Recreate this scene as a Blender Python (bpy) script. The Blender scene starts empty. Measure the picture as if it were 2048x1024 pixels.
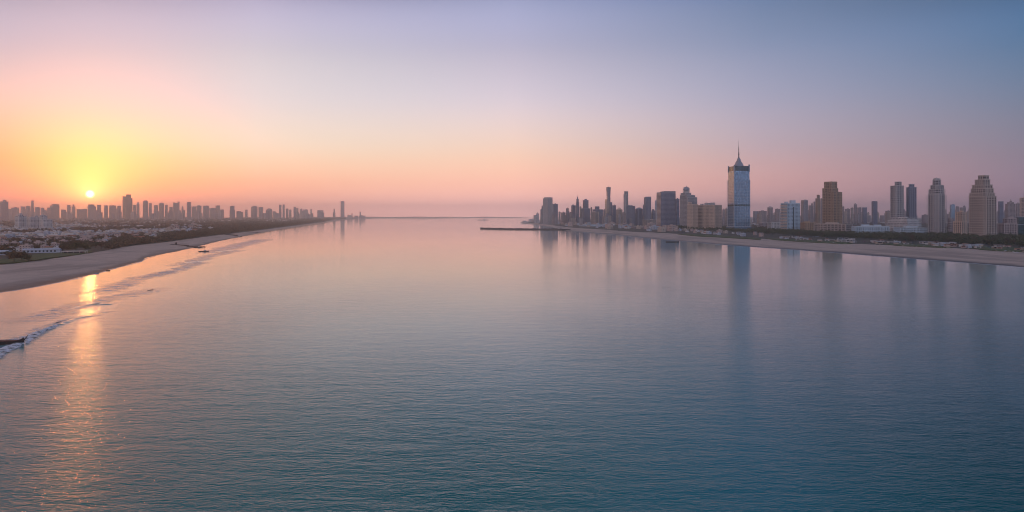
import bpy, math, random
from mathutils import Vector, Matrix, noise
PI = math.pi; R = math.radians
random.seed(11)
FP, HZ, CH = 1400.0, 432.0, 60.0            # focal length in photo pixels, horizon row, camera height
scn = bpy.context.scene
col = scn.collection

def XY(px, D): return ((px - 1024) / FP * D, D)
def DY(py): return FP * CH / max(py - HZ, .5)
def G(px, py): return XY(px, DY(py))        # ground point seen at a pixel

# ------------------------------------------------------------------ nodes helper
def srgb(c):
    return tuple(((v/255)/12.92 if v/255 <= .04045 else ((v/255+.055)/1.055)**2.4) for v in c) + (1,)

class NT:
    def __init__(s, tree): s.t = tree; s.n = tree.nodes; s.l = tree.links
    def new(s, ty, **kw):
        n = s.n.new(ty)
        for k, v in kw.items(): setattr(n, k, v)
        return n
    def put(s, sock, v):
        if isinstance(v, bpy.types.NodeSocket): s.l.new(v, sock)
        elif v is not None: sock.default_value = v
    def m(s, op, a, b=None, c=None, clamp=False):
        n = s.new('ShaderNodeMath', operation=op); n.use_clamp = clamp
        s.put(n.inputs[0], a); s.put(n.inputs[1], b); s.put(n.inputs[2], c)
        return n.outputs[0]
    def mix(s, f, a, b, blend='MIX'):
        n = s.new('ShaderNodeMix', data_type='RGBA', blend_type=blend)
        s.put(n.inputs[0], f)
        for i, v in ((6, a), (7, b)):
            if isinstance(v, tuple) and len(v) == 3: v = v + (1,)
            s.put(n.inputs[i], v)
        return n.outputs[2]
    def mixf(s, f, a, b):
        n = s.new('ShaderNodeMix', data_type='FLOAT')
        s.put(n.inputs[0], f); s.put(n.inputs[2], a); s.put(n.inputs[3], b)
        return n.outputs[0]
    def mapr(s, v, a, b, c=0., d=1., smooth=False):
        n = s.new('ShaderNodeMapRange'); n.clamp = True
        if smooth: n.interpolation_type = 'SMOOTHSTEP'
        s.put(n.inputs[0], v)
        for i, x in enumerate((a, b, c, d)): n.inputs[i+1].default_value = x
        return n.outputs[0]
    def noise(s, vec, scale, detail=4, rough=.55, dist=0.):
        n = s.new('ShaderNodeTexNoise'); s.put(n.inputs['Vector'], vec)
        n.inputs['Scale'].default_value = scale; n.inputs['Detail'].default_value = detail
        n.inputs['Roughness'].default_value = rough; n.inputs['Distortion'].default_value = dist
        return n.outputs['Fac']
    def vscale(s, vec, sc, rot=(0,0,0)):
        n = s.new('ShaderNodeMapping'); s.put(n.inputs['Vector'], vec)
        n.inputs['Scale'].default_value = sc; n.inputs['Rotation'].default_value = rot
        return n.outputs[0]

def material(name):
    m = bpy.data.materials.new(name); m.use_nodes = True
    t = NT(m.node_tree); b = m.node_tree.nodes['Principled BSDF']
    return m, t, b

_mats = {}
def plain(name, c, rough=.8, var=.25, scale=.3, metal=0.):
    if name in _mats: return _mats[name]
    m, t, b = material(name)
    tc = t.new('ShaderNodeTexCoord').outputs['Object']
    n = t.noise(tc, scale, 5, .65)
    f = t.mapr(n, .3, .7)
    t.put(b.inputs['Base Color'], t.mix(f, tuple(v*(1-var) for v in c), tuple(min(1, v*(1+var)) for v in c)))
    b.inputs['Roughness'].default_value = rough; b.inputs['Metallic'].default_value = metal
    _mats[name] = m
    return m

def facade(name, wall, glass, fh=3.6, bw=4., fz=.55, fu=.6, gr=.15, gm=.35, wr=.75, gv=1.):
    """wall with a grid of window openings, laid out in the building's own metres"""
    if name in _mats: return _mats[name]
    m, t, b = material(name)
    tc = t.new('ShaderNodeTexCoord')
    s = t.new('ShaderNodeSeparateXYZ'); t.put(s.inputs[0], tc.outputs['Object'])
    n = t.new('ShaderNodeSeparateXYZ'); t.put(n.inputs[0], tc.outputs['Normal'])
    ax = t.m('POWER', t.m('ABSOLUTE', n.outputs[0]), 2.)
    ay = t.m('SUBTRACT', 1., ax)
    u = t.m('ADD', t.m('MULTIPLY', s.outputs[1], ax), t.m('MULTIPLY', s.outputs[0], ay))
    u = t.m('ADD', u, 1000.37)
    ub = t.m('DIVIDE', u, bw); zb = t.m('DIVIDE', t.m('ADD', s.outputs[2], .4), fh)
    mu = t.m('LESS_THAN', t.m('FRACT', ub), fu)
    mz = t.m('LESS_THAN', t.m('FRACT', zb), fz)
    side = t.m('LESS_THAN', t.m('ABSOLUTE', n.outputs[2]), .5)
    mask = t.m('MULTIPLY', t.m('MULTIPLY', mu, mz), side)
    cv = t.new('ShaderNodeCombineXYZ')
    t.put(cv.inputs[0], t.m('FLOOR', ub)); t.put(cv.inputs[1], t.m('FLOOR', zb)); t.put(cv.inputs[2], t.m('ROUND', t.m('MULTIPLY', ax, 3.)))
    wn = t.new('ShaderNodeTexWhiteNoise'); t.put(wn.inputs['Vector'], cv.outputs[0])
    rnd = wn.outputs['Value']
    bay = t.new('ShaderNodeTexWhiteNoise', noise_dimensions='1D'); t.put(bay.inputs['W'], t.m('FLOOR', t.m('DIVIDE', u, bw*2.3)))
    oi = t.new('ShaderNodeObjectInfo')
    g = t.mix(t.m('POWER', rnd, 2.), tuple(v*(1-.4*gv) for v in glass), tuple(min(1, v*(1+.7*gv)+.02*gv) for v in glass))
    big = t.mapr(t.noise(tc.outputs['Object'], .06, 4), .3, .7, .75, 1.2)
    w0 = t.mix(t.m('MULTIPLY', bay.outputs['Value'], .6), wall, tuple(v*.55 for v in wall))
    w = t.mix(1., w0, t.mix(0., big, big), 'MULTIPLY') if False else t.mix(t.mapr(big, .75, 1.2), t.mix(.25, w0, (0,0,0)), w0)
    t.put(b.inputs['Base Color'], t.mix(mask, w, g))
    t.put(b.inputs['Roughness'], t.mixf(mask, wr, gr))
    t.put(b.inputs['Metallic'], t.m('MULTIPLY', mask, gm))
    bp = t.new('ShaderNodeBump'); bp.inputs['Strength'].default_value = .25; bp.inputs['Distance'].default_value = .3
    t.put(bp.inputs['Height'], t.m('ADD', t.m('SUBTRACT', 1., mask), t.m('MULTIPLY', rnd, .25)))
    t.put(b.inputs['Normal'], bp.outputs[0])
    _mats[name] = m
    return m

# ------------------------------------------------------------------ mesh helpers
class MB:
    def __init__(s): s.v = []; s.f = []; s.mi = []
    def quadface(s, vs, mi=0):
        i = len(s.v); s.v += [tuple(p) for p in vs]; s.f.append(tuple(range(i, i+len(vs)))); s.mi.append(mi)
    def box(s, x0, y0, z0, x1, y1, z1, mi=0, mtop=None):
        i = len(s.v)
        s.v += [(x0,y0,z0),(x1,y0,z0),(x1,y1,z0),(x0,y1,z0),(x0,y0,z1),(x1,y0,z1),(x1,y1,z1),(x0,y1,z1)]
        for k, q in enumerate(((0,1,5,4),(1,2,6,5),(2,3,7,6),(3,0,4,7),(4,5,6,7),(3,2,1,0))):
            s.f.append(tuple(i+a for a in q)); s.mi.append((mtop if (k == 4 and mtop is not None) else mi))
    def prism(s, poly, z0, z1, mi=0, top=None, mtop=None):
        top = top or poly; n = len(poly); i = len(s.v)
        s.v += [(x, y, z0) for x, y in poly] + [(x, y, z1) for x, y in top]
        for k in range(n):
            s.f.append((i+k, i+(k+1) % n, i+n+(k+1) % n, i+n+k)); s.mi.append(mi)
        s.f.append(tuple(i+n+k for k in range(n))); s.mi.append(mi if mtop is None else mtop)
        s.f.append(tuple(i+n-1-k for k in range(n))); s.mi.append(mi)
    def tube(s, a, b, ra, rb, n=6, mi=0):
        a, b = Vector(a), Vector(b); d = (b-a).normalized()
        q = d.to_track_quat('Z', 'Y'); i = len(s.v)
        for p, r in ((a, ra), (b, rb)):
            for k in range(n):
                s.v.append(tuple(p + q @ Vector((math.cos(2*PI*k/n)*r, math.sin(2*PI*k/n)*r, 0))))
        for k in range(n):
            s.f.append((i+k, i+(k+1) % n, i+n+(k+1) % n, i+n+k)); s.mi.append(mi)
        s.f.append(tuple(i+n+k for k in range(n))); s.mi.append(mi)
        s.f.append(tuple(i+n-1-k for k in range(n))); s.mi.append(mi)
    def grid(s, rows, mi=0):
        i = len(s.v); w = len(rows[0])
        for r in rows: s.v += [tuple(p) for p in r]
        for a in range(len(rows)-1):
            for k in range(w-1):
                s.f.append((i+a*w+k, i+a*w+k+1, i+(a+1)*w+k+1, i+(a+1)*w+k)); s.mi.append(mi)
    def mesh(s, name, mats, smooth=False):
        me = bpy.data.meshes.new(name); me.from_pydata(s.v, [], s.f)
        for m in (mats if isinstance(mats, (list, tuple)) else [mats]): me.materials.append(m)
        me.polygons.foreach_set('material_index', s.mi)
        if smooth: me.polygons.foreach_set('use_smooth', [True]*len(s.f))
        me.update(); return me
    def build(s, name, mats, parent=None, smooth=False, loc=None, rz=0):
        o = bpy.data.objects.new(name, s.mesh(name, mats, smooth)); col.objects.link(o)
        if parent: o.parent = parent
        if loc is not None: o.location = loc
        o.rotation_euler.z = rz
        return o

def tag(o, label=None, cat=None, group=None, kind=None):
    if label: o['label'] = label
    if cat: o['category'] = cat
    if group: o['group'] = group
    if kind: o['kind'] = kind
    return o
def empty(name, loc, rz=0):
    o = bpy.data.objects.new(name, None); col.objects.link(o); o.location = loc; o.rotation_euler.z = rz
    o.empty_display_size = 1
    return o
def inst(name, me, loc, rz=0, s=1.):
    o = bpy.data.objects.new(name, me); col.objects.link(o); o.location = loc; o.rotation_euler.z = rz
    o.scale = (s, s, s) if isinstance(s, (int, float)) else s
    return o
def copy_tree(o, parent=None):
    c = o.copy(); col.objects.link(c)
    if parent: c.parent = parent
    for ch in list(o.children): copy_tree(ch, c)
    return c
def nz(x, y=0., z=0.): return noise.noise(Vector((x, y, z)))

# ------------------------------------------------------------------ camera
cam = bpy.data.cameras.new('camera'); co = bpy.data.objects.new('camera', cam); col.objects.link(co)
co.location = (0, 0, CH); co.rotation_euler = (R(90), 0, 0)
cam.sensor_width = 36; cam.lens = 36 * FP / 2048
cam.shift_y = -(512 - HZ) / 2048
cam.clip_start = 1; cam.clip_end = 90000
scn.camera = co
scn.view_settings.view_transform = 'Standard'; scn.view_settings.look = 'None'
scn.view_settings.exposure = 0; scn.view_settings.gamma = 1
scn.render.engine = 'CYCLES'
scn.cycles.use_denoising = True
scn.cycles.filter_width = 1.0
scn.cycles.denoising_prefilter = 'ACCURATE'
scn.cycles.max_bounces = 8; scn.cycles.volume_bounces = 5
scn.cycles.sample_clamp_indirect = 6.

# ------------------------------------------------------------------ sky, sun, air
SAZ, SEL = math.atan((180-1024)/FP), math.atan(44/FP*math.cos(math.atan((180-1024)/FP)))
sdir = Vector((math.sin(SAZ)*math.cos(SEL), math.cos(SAZ)*math.cos(SEL), math.sin(SEL)))
def build_world():
    w = bpy.data.worlds.new('World'); scn.world = w; w.use_nodes = True
    t = NT(w.node_tree); bg = w.node_tree.nodes['Background']
    tc = t.new('ShaderNodeTexCoord').outputs['Generated']
    vn = t.new('ShaderNodeVectorMath', operation='NORMALIZE'); t.put(vn.inputs[0], tc)
    s = t.new('ShaderNodeSeparateXYZ'); t.put(s.inputs[0], vn.outputs[0])
    az = t.m('ARCTAN2', s.outputs[0], s.outputs[1])
    el = t.m('ARCSINE', t.m('MAXIMUM', s.outputs[2], 0.))
    fac = t.m('SQRT', t.m('DIVIDE', el, PI/2))
    rows = (432, 410, 360, 300, 215, 107, 0)
    C = SKY
    keys = []
    for a, cols in C:
        if a is not None and abs(a) < 40:
            ca = math.cos(R(a)); st = [(math.degrees(math.atan((432-y)*ca/FP)), c) for y, c in zip(rows, cols)]
            st += [(19.2, cols[7]), (50, cols[7]), (62, (60,90,115)), (90, cols[8])]
        else:
            st = list(zip((0, .9, 2.7, 5, 8, 12, 16, 30, 45, 90), list(cols[:8]) + [tuple((a_+b_)/2 for a_, b_ in zip(cols[7], cols[8])), cols[8]]))
        keys.append((a, st))
    out = None; prev = None
    for a, st in keys:
        r = t.new('ShaderNodeValToRGB'); cr = r.color_ramp; cr.interpolation = 'CARDINAL'
        while len(cr.elements) < len(st): cr.elements.new(.5)
        for e, (d, c) in zip(cr.elements, st): e.position = math.sqrt(d/90.)
        for e, (d, c) in zip(cr.elements, st): e.color = srgb(c)
        t.put(r.inputs[0], fac)
        if out is None: out = r.outputs[0]
        else: out = t.mix(t.mapr(az, R(prev), R(a)), out, r.outputs[0])
        prev = a
    wgt = t.m('ADD', t.mapr(az, R(-60), R(0), .35, 1.), t.mapr(az, R(0), R(42), 0., -.86))
    hb = t.m('MULTIPLY', t.m('EXPONENT', t.m('MULTIPLY', el, -1/R(HBAND[0]))), t.m('MULTIPLY', wgt, HBAND[2]))
    nb = t.new('ShaderNodeVectorMath', operation='SCALE'); nb.inputs[0].default_value = HBAND[1]; t.put(nb.inputs['Scale'], hb)
    ad = t.new('ShaderNodeVectorMath', operation='ADD'); t.put(ad.inputs[0], out); t.put(ad.inputs[1], nb.outputs[0]); out = ad.outputs[0]
    dp = t.new('ShaderNodeVectorMath', operation='DOT_PRODUCT'); t.put(dp.inputs[0], vn.outputs[0]); dp.inputs[1].default_value = sdir
    ang = t.m('ARCCOSINE', t.m('MINIMUM', dp.outputs['Value'], .9999999))
    def glow(deg, c, k):
        g = t.m('MULTIPLY', t.m('EXPONENT', t.m('MULTIPLY', ang, -1/R(deg))), k)
        n = t.new('ShaderNodeVectorMath', operation='SCALE'); n.inputs[0].default_value = c; t.put(n.inputs['Scale'], g)
        return n.outputs[0]
    def add(a, b):
        n = t.new('ShaderNodeVectorMath', operation='ADD'); t.put(n.inputs[0], a); t.put(n.inputs[1], b); return n.outputs[0]
    for g in GLOW: out = add(out, glow(*g))
    disc = t.mapr(ang, R(.08), R(.33), 1., 0., True)
    n = t.new('ShaderNodeVectorMath', operation='SCALE'); n.inputs[0].default_value = (1, .82, .45); t.put(n.inputs['Scale'], t.m('MULTIPLY', disc, DISC))
    out = add(out, n.outputs[0])
    sk = t.new('ShaderNodeTexSky', sky_type='NISHITA'); sk.sun_disc = False; sk.sun_elevation = SEL; sk.sun_rotation = SAZ
    sk.dust_density = 3.
    n = t.new('ShaderNodeVectorMath', operation='SCALE'); t.put(n.inputs[0], sk.outputs[0]); n.inputs['Scale'].default_value = .004
    out = add(out, n.outputs[0])
    t.put(bg.inputs['Color'], out); bg.inputs['Strength'].default_value = 1.
    w.cycles.sampling_method = 'MANUAL'; w.cycles.sample_map_resolution = 1024

TOPL, TOPC, TOPR = (14,52,68), (0,46,66), (0,20,36)
ZEN = (160,140,155)  # unseen overhead sky, lifted and warmed to light the sand and fronts
BACK = [(240,196,192),(248,208,200),(252,215,212),(245,222,228),(228,225,240),(208,220,246),(194,214,244),(205,205,228),(160,140,155)]  # unseen sky behind the camera, brightened beyond dusk to light building fronts
SKY = [
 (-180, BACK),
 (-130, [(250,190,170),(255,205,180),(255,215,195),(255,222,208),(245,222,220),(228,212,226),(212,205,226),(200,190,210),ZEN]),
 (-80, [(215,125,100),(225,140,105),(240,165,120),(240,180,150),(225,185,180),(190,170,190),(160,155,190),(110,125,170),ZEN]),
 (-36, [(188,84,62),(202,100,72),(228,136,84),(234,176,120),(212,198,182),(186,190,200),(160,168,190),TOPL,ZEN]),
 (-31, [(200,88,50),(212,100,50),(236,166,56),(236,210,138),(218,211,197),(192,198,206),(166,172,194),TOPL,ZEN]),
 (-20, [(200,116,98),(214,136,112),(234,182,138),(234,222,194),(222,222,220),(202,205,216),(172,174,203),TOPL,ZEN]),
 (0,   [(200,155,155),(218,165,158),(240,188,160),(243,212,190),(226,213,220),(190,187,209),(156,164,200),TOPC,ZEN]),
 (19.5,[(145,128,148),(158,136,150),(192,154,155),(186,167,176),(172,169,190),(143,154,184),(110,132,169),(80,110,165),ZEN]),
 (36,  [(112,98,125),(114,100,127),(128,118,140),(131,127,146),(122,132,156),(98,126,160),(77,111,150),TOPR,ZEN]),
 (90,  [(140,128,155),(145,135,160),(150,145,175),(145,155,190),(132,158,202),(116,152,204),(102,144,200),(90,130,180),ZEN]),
 (135, [(190,178,200),(194,184,206),(192,192,218),(182,194,226),(168,192,232),(154,186,234),(144,180,232),(150,175,215),ZEN]),
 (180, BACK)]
GLOW = [(.35, (1., .85, .35), .4), (1.1, (1., .84, .28), 1.0), (1.9, (1., .68, .02), 1.0), (4.5, (1., .26, .03), .9), (4., (1., .06, .02), 2.0), (22., (1., .42, .30), .10)]
DISC = 7.
HBAND = (2.4, (1., .46, .37), 1.7)
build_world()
sl = bpy.data.lights.new('sun', 'SUN'); so = bpy.data.objects.new('sun', sl); col.objects.link(so)
sl.energy = .03; sl.angle = R(.6); sl.color = (1., .40, .10)
so.rotation_euler = (-sdir).to_track_quat('-Z', 'Y').to_euler()

HAZE_D, HAZE_G = .75e-4, .76
def build_haze():
    b = MB(); b.box(-15000, -2500, -4, 15000, 24500, 440)
    m = bpy.data.materials.new('haze_air'); m.use_nodes = True; m.node_tree.nodes.clear()
    t = NT(m.node_tree); o = t.new('ShaderNodeOutputMaterial'); v = t.new('ShaderNodeVolumePrincipled')
    v.inputs['Color'].default_value = (1., .97, .96, 1); v.inputs['Density'].default_value = HAZE_D
    v.inputs['Anisotropy'].default_value = HAZE_G
    t.l.new(v.outputs[0], o.inputs['Volume'])
    tag(b.build('haze', m), kind='stuff')
build_haze()

# ------------------------------------------------------------------ water
def build_water():
    m, t, b = material('sea_water')
    tc = t.new('ShaderNodeTexCoord').outputs['Object']
    s = t.new('ShaderNodeSeparateXYZ'); t.put(s.inputs[0], tc)
    # turbid shallows by the sandy shores, deeper teal in the channel
    n1 = t.noise(t.vscale(tc, (.0016, .0009, 1)), 1., 4, .6, .4)
    deep = t.mix(t.mapr(n1, .35, .65), (.0003, .17, .18), (.0005, .21, .215))
    ch = t.m('MULTIPLY', t.mapr(s.outputs[0], 0., 190., 0., 1., True), t.mapr(s.outputs[0], 330., 560., 1., 0., True))
    deep = t.mix(ch, deep, (.0005, .075, .095))
    deep = t.mix(t.mapr(s.outputs[0], 330., 620., 0., 1., True), deep, (.002, .30, .33))
    far_sheen = t.mapr(s.outputs[1], 280., 1300., 0., 1., True)      # reflected sky brightness painted into the base colour of far water
    deep = t.mix(far_sheen, deep, t.mix(t.mapr(s.outputs[0], -150., 350., 0., 1., True), (.42, .36, .31), (.12, .32, .34)))
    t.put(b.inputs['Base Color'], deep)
    b.inputs['Roughness'].default_value = .06
    b.inputs['IOR'].default_value = 1.52
    b.inputs['Specular Tint'].default_value = (.05, .8, 1., 1)
    far = t.mapr(s.outputs[1], 200., 2500., 0., 1.)
    fade = t.m('POWER', t.m('DIVIDE', 160., t.m('MAXIMUM', s.outputs[1], 160.)), 1.15)
    t.put(b.inputs['Roughness'], t.mixf(far, .06, .065))
    # calm lee of the left shore: ripples weaken there
    lee = t.m('SUBTRACT', t.m('ADD', s.outputs[0], t.m('MULTIPLY', s.outputs[1], .30)), t.m('MULTIPLY', t.noise(t.vscale(tc, (.004, .004, 1)), 1., 3), 90.))
    calm = t.mapr(lee, -190., -60., .7, 1., True)
    gust = t.mapr(t.noise(t.vscale(tc, (.0022, .0011, 1), (0, 0, .2)), 1., 3, .5), .38, .62, .4, 1.4)
    w1 = t.noise(t.vscale(tc, (.19, .48, 1), (0, 0, .35)), 1., 3, .55, .3)
    w2 = t.noise(t.vscale(tc, (.55, 1.3, 1), (0, 0, -.15)), 1., 3, .6, .3)
    w3 = t.noise(t.vscale(tc, (1.9, 4.0, 1), (0, 0, .2)), 1., 2, .6)
    h = t.m('ADD', t.m('ADD', t.m('MULTIPLY', w1, WAVE[0]), t.m('MULTIPLY', w2, WAVE[1])), t.m('MULTIPLY', w3, WAVE[2]))
    w0 = t.noise(t.vscale(tc, (.05, .13, 1), (0, 0, .5)), 1., 2, .5)
    h = t.m('ADD', h, t.m('MULTIPLY', w0, .55))
    h = t.m('MULTIPLY', h, t.m('MULTIPLY', t.m('MULTIPLY', calm, gust), fade))
    bp = t.new('ShaderNodeBump'); bp.inputs['Strength'].default_value = 1.; bp.inputs['Distance'].default_value = 1.
    t.put(bp.inputs['Height'], h); t.put(b.inputs['Normal'], bp.outputs[0])
    _mats['water'] = m
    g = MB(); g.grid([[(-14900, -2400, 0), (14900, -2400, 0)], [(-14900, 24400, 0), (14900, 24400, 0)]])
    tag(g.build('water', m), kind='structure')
WAVE = (.33, .24, .06)
build_water()

# ------------------------------------------------------------------ shores
def spline(pts, n=14):
    out = []
    P = [pts[0]] + list(pts) + [pts[-1]]
    for i in range(1, len(P)-2):
        for k in range(n):
            u = k/n; a, b, c, d = P[i-1], P[i], P[i+1], P[i+2]
            out.append(tuple(.5*((2*b[j]) + (-a[j]+c[j])*u + (2*a[j]-5*b[j]+4*c[j]-d[j])*u*u + (-a[j]+3*b[j]-3*c[j]+d[j])*u**3) for j in range(2)))
    out.append(tuple(pts[-1])); return out

def sand_mat():
    m, t, b = material('beach_sand')
    tc = t.new('ShaderNodeTexCoord').outputs['Object']
    s = t.new('ShaderNodeSeparateXYZ'); t.put(s.inputs[0], tc)
    n = t.noise(tc, .035, 6, .65); n2 = t.noise(tc, .4, 4, .7); n3 = t.noise(t.vscale(tc, (.02, .004, 1), (0, 0, .25)), 1., 4)
    c = t.mix(t.mapr(n, .3, .7), (.45, .36, .29), (.62, .50, .41))
    c = t.mix(t.mapr(n2, .35, .75, 0., .35), c, (.20, .16, .13))
    c = t.mix(t.mapr(n3, .48, .6, 0., .5), c, (.22, .18, .15))
    wet = t.mapr(t.m('ADD', s.outputs[2], t.m('MULTIPLY', n, .5)), .35, .95, 1., 0., True)
    t.put(b.inputs['Base Color'], t.mix(wet, c, (.10, .075, .06)))
    t.put(b.inputs['Roughness'], t.mixf(wet, .9, .45))
    bp = t.new('ShaderNodeBump'); bp.inputs['Strength'].default_value = .6; bp.inputs['Distance'].default_value = .4
    t.put(bp.inputs['Height'], n2); t.put(b.inputs['Normal'], bp.outputs[0])
    return m
def soil_mat():
    m, t, b = material('scrub_ground')
    tc = t.new('ShaderNodeTexCoord').outputs['Object']
    n = t.noise(tc, .012, 6, .65); n2 = t.noise(tc, .09, 5, .7); n3 = t.noise(tc, .004, 4, .6)
    c = t.mix(t.mapr(n, .35, .65), (.035, .04, .02), (.085, .07, .045))
    c = t.mix(t.mapr(n2, .55, .68), c, (.19, .165, .14))
    c = t.mix(t.mapr(n3, .5, .7, 0., .6), c, (.16, .13, .10))
    t.put(b.inputs['Base Color'], c); b.inputs['Roughness'].default_value = .95
    return m
def grass_mat():
    m, t, b = material('lawn_grass')
    tc = t.new('ShaderNodeTexCoord').outputs['Object']
    n = t.noise(tc, .05, 5, .65); n2 = t.noise(tc, .6, 4, .7)
    c = t.mix(t.mapr(n, .35, .65), (.045, .07, .018), (.09, .12, .03))
    c = t.mix(t.mapr(n2, .5, .75, 0., .5), c, (.14, .12, .06))
    t.put(b.inputs['Base Color'], c); b.inputs['Roughness'].default_value = .95
    return m
SAND, SOIL, GRASS = sand_mat(), soil_mat(), grass_mat()

LW = [(-330,-2300),(-380,-600),(-400,100),(-405,350)] + [G(*p) for p in ((0,585),(100,568),(200,545),(245,532),(285,522),(300,514),(380,497),(440,482),(480,474),(525,465.5),(560,459),(600,453),(650,445),(685,441))] + [(-2900,13500),(-3350,19000),(-2500,23800)]
LI = [(-700,-2300),(-640,-600),(-600,300),(-596,560)] + [G(*p) for p in ((0,535),(60,528.5),(140,517),(180,510),(215,504),(260,495),(330,487),(400,477),(450,470.5),(480,467),(540,459),(600,451),(650,444))] + [(-2500,9900),(-3050,13500),(-3500,18500),(-2700,23500)]
RW = [(700,-2300),(660,-400),(610,300),(600,600)] + [G(*p) for p in ((2048,535),(1950,527),(1850,519.5),(1750,512),(1650,504),(1550,497),(1450,490),(1380,484),(1300,477),(1250,471.5),(1200,467),(1150,463),(1122,459.5),(1100,454.5),(1070,449.5),(1040,445.5))] + [(330,8300),(1100,11500),(2600,16000),(5000,23800)]
RI = [(860,-2300),(820,-400),(780,300),(760,700)] + [G(*p) for p in ((2048,508),(1950,502),(1850,496.5),(1750,492),(1650,488),(1550,481.5),(1450,476),(1380,471),(1300,466.5),(1250,464),(1200,460),(1150,457),(1120,453.5),(1095,450),(1075,447.5),(1052,444.5))] + [(520,8300),(1300,11700),(2800,16100),(5200,23700)]

def resample(pts, ys):
    return pts
def shore(side, W, I, edge):
    n = 14
    # both lines keep the same count of control points
    k = max(len(W), len(I))
    def fit(L):
        s = spline(L, 16); out = []
        cum = [0.]
        for a, b in zip(s, s[1:]): cum.append(cum[-1] + math.dist(a, b)**.62)   # denser where near
        for i in range(360):
            tt = cum[-1]*i/359; j = 0
            lo, hi = 0, len(cum)-1
            while hi-lo > 1:
                mid = (lo+hi)//2
                if cum[mid] <= tt: lo = mid
                else: hi = mid
            u = (tt-cum[lo])/max(cum[lo+1]-cum[lo], 1e-9) if lo+1 < len(cum) else 0
            a, b = s[lo], s[min(lo+1, len(s)-1)]
            out.append((a[0]+(b[0]-a[0])*u, a[1]+(b[1]-a[1])*u))
        return out
    w, i_ = fit(W), fit(I)
    beach = MB(); rows = []
    for q, (a, b) in enumerate(zip(w, i_)):
        a = Vector(a); b = Vector(b); d = b-a
        jit = 1.0*nz(a.x*.02, a.y*.02) * min(8, 2+a.length*.004)
        row = []
        for f, z in ((-.25,-1.6),(0,-.02),(.06,.3),(.15,.62),(.3,1.1),(.5,1.6),(.75,2.1),(1.0,2.6),(1.12,2.45)):
            p = a + d*f + d.normalized()*jit*(1 if f < .3 else .3)
            zz = z + (.12*nz(p.x*.05, p.y*.05, 3) if f > .1 else 0)
            row.append((p.x, p.y, zz))
        rows.append(row)
    beach.grid(rows)
    tag(beach.build('beach', SAND, smooth=True), kind='structure')
    land = MB(); rows = []
    for b in i_:
        row = []
        for f in (0, .01, .03, .07, .15, .3, .55, 1.):
            x = b[0] + (edge - b[0])*f; y = b[1]
            z = 2.55 + (.4 if f > 0 else 0) + 5*f + (1.2*nz(x*.004, y*.004) if f > .02 else 0)
            row.append((x, y, z))
        rows.append(row)
    land.grid(rows)
    tag(land.build('ground', SOIL, smooth=True), kind='structure')
    return w, i_
LWs, LIs = shore(-1, LW, LI, -14800)
RWs, RIs = shore(1, RW, RI, 14800)
#==B
# ------------------------------------------------------------------ facade materials
ROOF = plain('roof_felt', (.16, .15, .15), .9, .3, .1)
CONC = plain('concrete', (.50, .47, .45), .85, .2, .2)
WHITE = plain('white_render', (.62, .60, .58), .8, .15, .2)
STEEL = plain('painted_steel', (.26, .30, .36), .5, .2, .5)
F = {
 'glass':  facade('blue_curtain_wall', (.16,.25,.36), (.15,.29,.44), 6.4, 4.6, .88, .9, .08, .55, .35, .65),
 'teal':   facade('dark_teal_glass', (.02,.07,.09), (.01,.06,.08), 4.2, 5., .86, .9, .10, .5, .4),
 'slate':  facade('slate_grey_facade', (.22,.24,.32), (.05,.08,.15), 6.6, 4.6, .62, .66, .15, .4),
 'cream':  facade('cream_apartment_wall', (.62,.49,.39), (.035,.04,.055), 6.2, 6.6, .55, .55),
 'grey':   facade('grey_apartment_wall', (.42,.40,.41), (.04,.05,.08), 6.4, 6.2, .56, .56),
 'white':  facade('white_hotel_wall', (.74,.72,.70), (.05,.07,.11), 5.6, 6., .5, .62),
 'paleblue': facade('pale_blue_panel_wall', (.48,.62,.72), (.08,.16,.25), 5.2, 5.4, .45, .5),
 'brown':  facade('brown_stone_wall', (.42,.28,.17), (.05,.045,.05), 6.4, 6.2, .48, .5, .2, .25),
 'stone':  facade('sandstone_wall', (.46,.38,.33), (.04,.04,.055), 6.2, 5.6, .55, .52),
 'mauve':  facade('weathered_mauve_wall', (.42,.34,.33), (.045,.045,.06), 6.2, 6.2, .55, .52),
 'band':   facade('banded_balcony_wall', (.50,.40,.33), (.05,.045,.05), 5.4, 40., .5, .97, .3, .1),
}
SLABM = {'glass': STEEL, 'teal': STEEL, 'slate': STEEL, 'paleblue': plain('pale_blue_trim', (.55,.66,.74), .7, .1), 'brown': plain('brown_trim', (.46,.31,.19), .8, .15),
         'cream': plain('cream_trim', (.70,.55,.44), .8, .1), 'grey': CONC, 'white': WHITE, 'stone': plain('stone_trim', (.54,.46,.40), .85, .1), 'mauve': plain('mauve_trim', (.48,.40,.38), .85, .1), 'band': WHITE}

def rect(w, d, cx=0., cy=0., ch=0.):
    w, d = w/2, d/2
    if ch <= 0: return [(cx-w, cy-d), (cx+w, cy-d), (cx+w, cy+d), (cx-w, cy+d)]
    c = ch*min(w, d)*2
    return [(cx-w+c, cy-d), (cx+w-c, cy-d), (cx+w, cy-d+c), (cx+w, cy+d-c), (cx+w-c, cy+d), (cx-w+c, cy+d), (cx-w, cy+d-c), (cx-w, cy-d+c)]
def grow(poly, k):
    n = len(poly); cx = sum(p[0] for p in poly)/n; cy = sum(p[1] for p in poly)/n
    out = []
    for x, y in poly:
        dx, dy = x-cx, y-cy
        out.append((x + math.copysign(k, dx), y + math.copysign(k, dy)))
    return out
def zpy(py, D): return CH + (HZ-py)*D/FP

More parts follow.
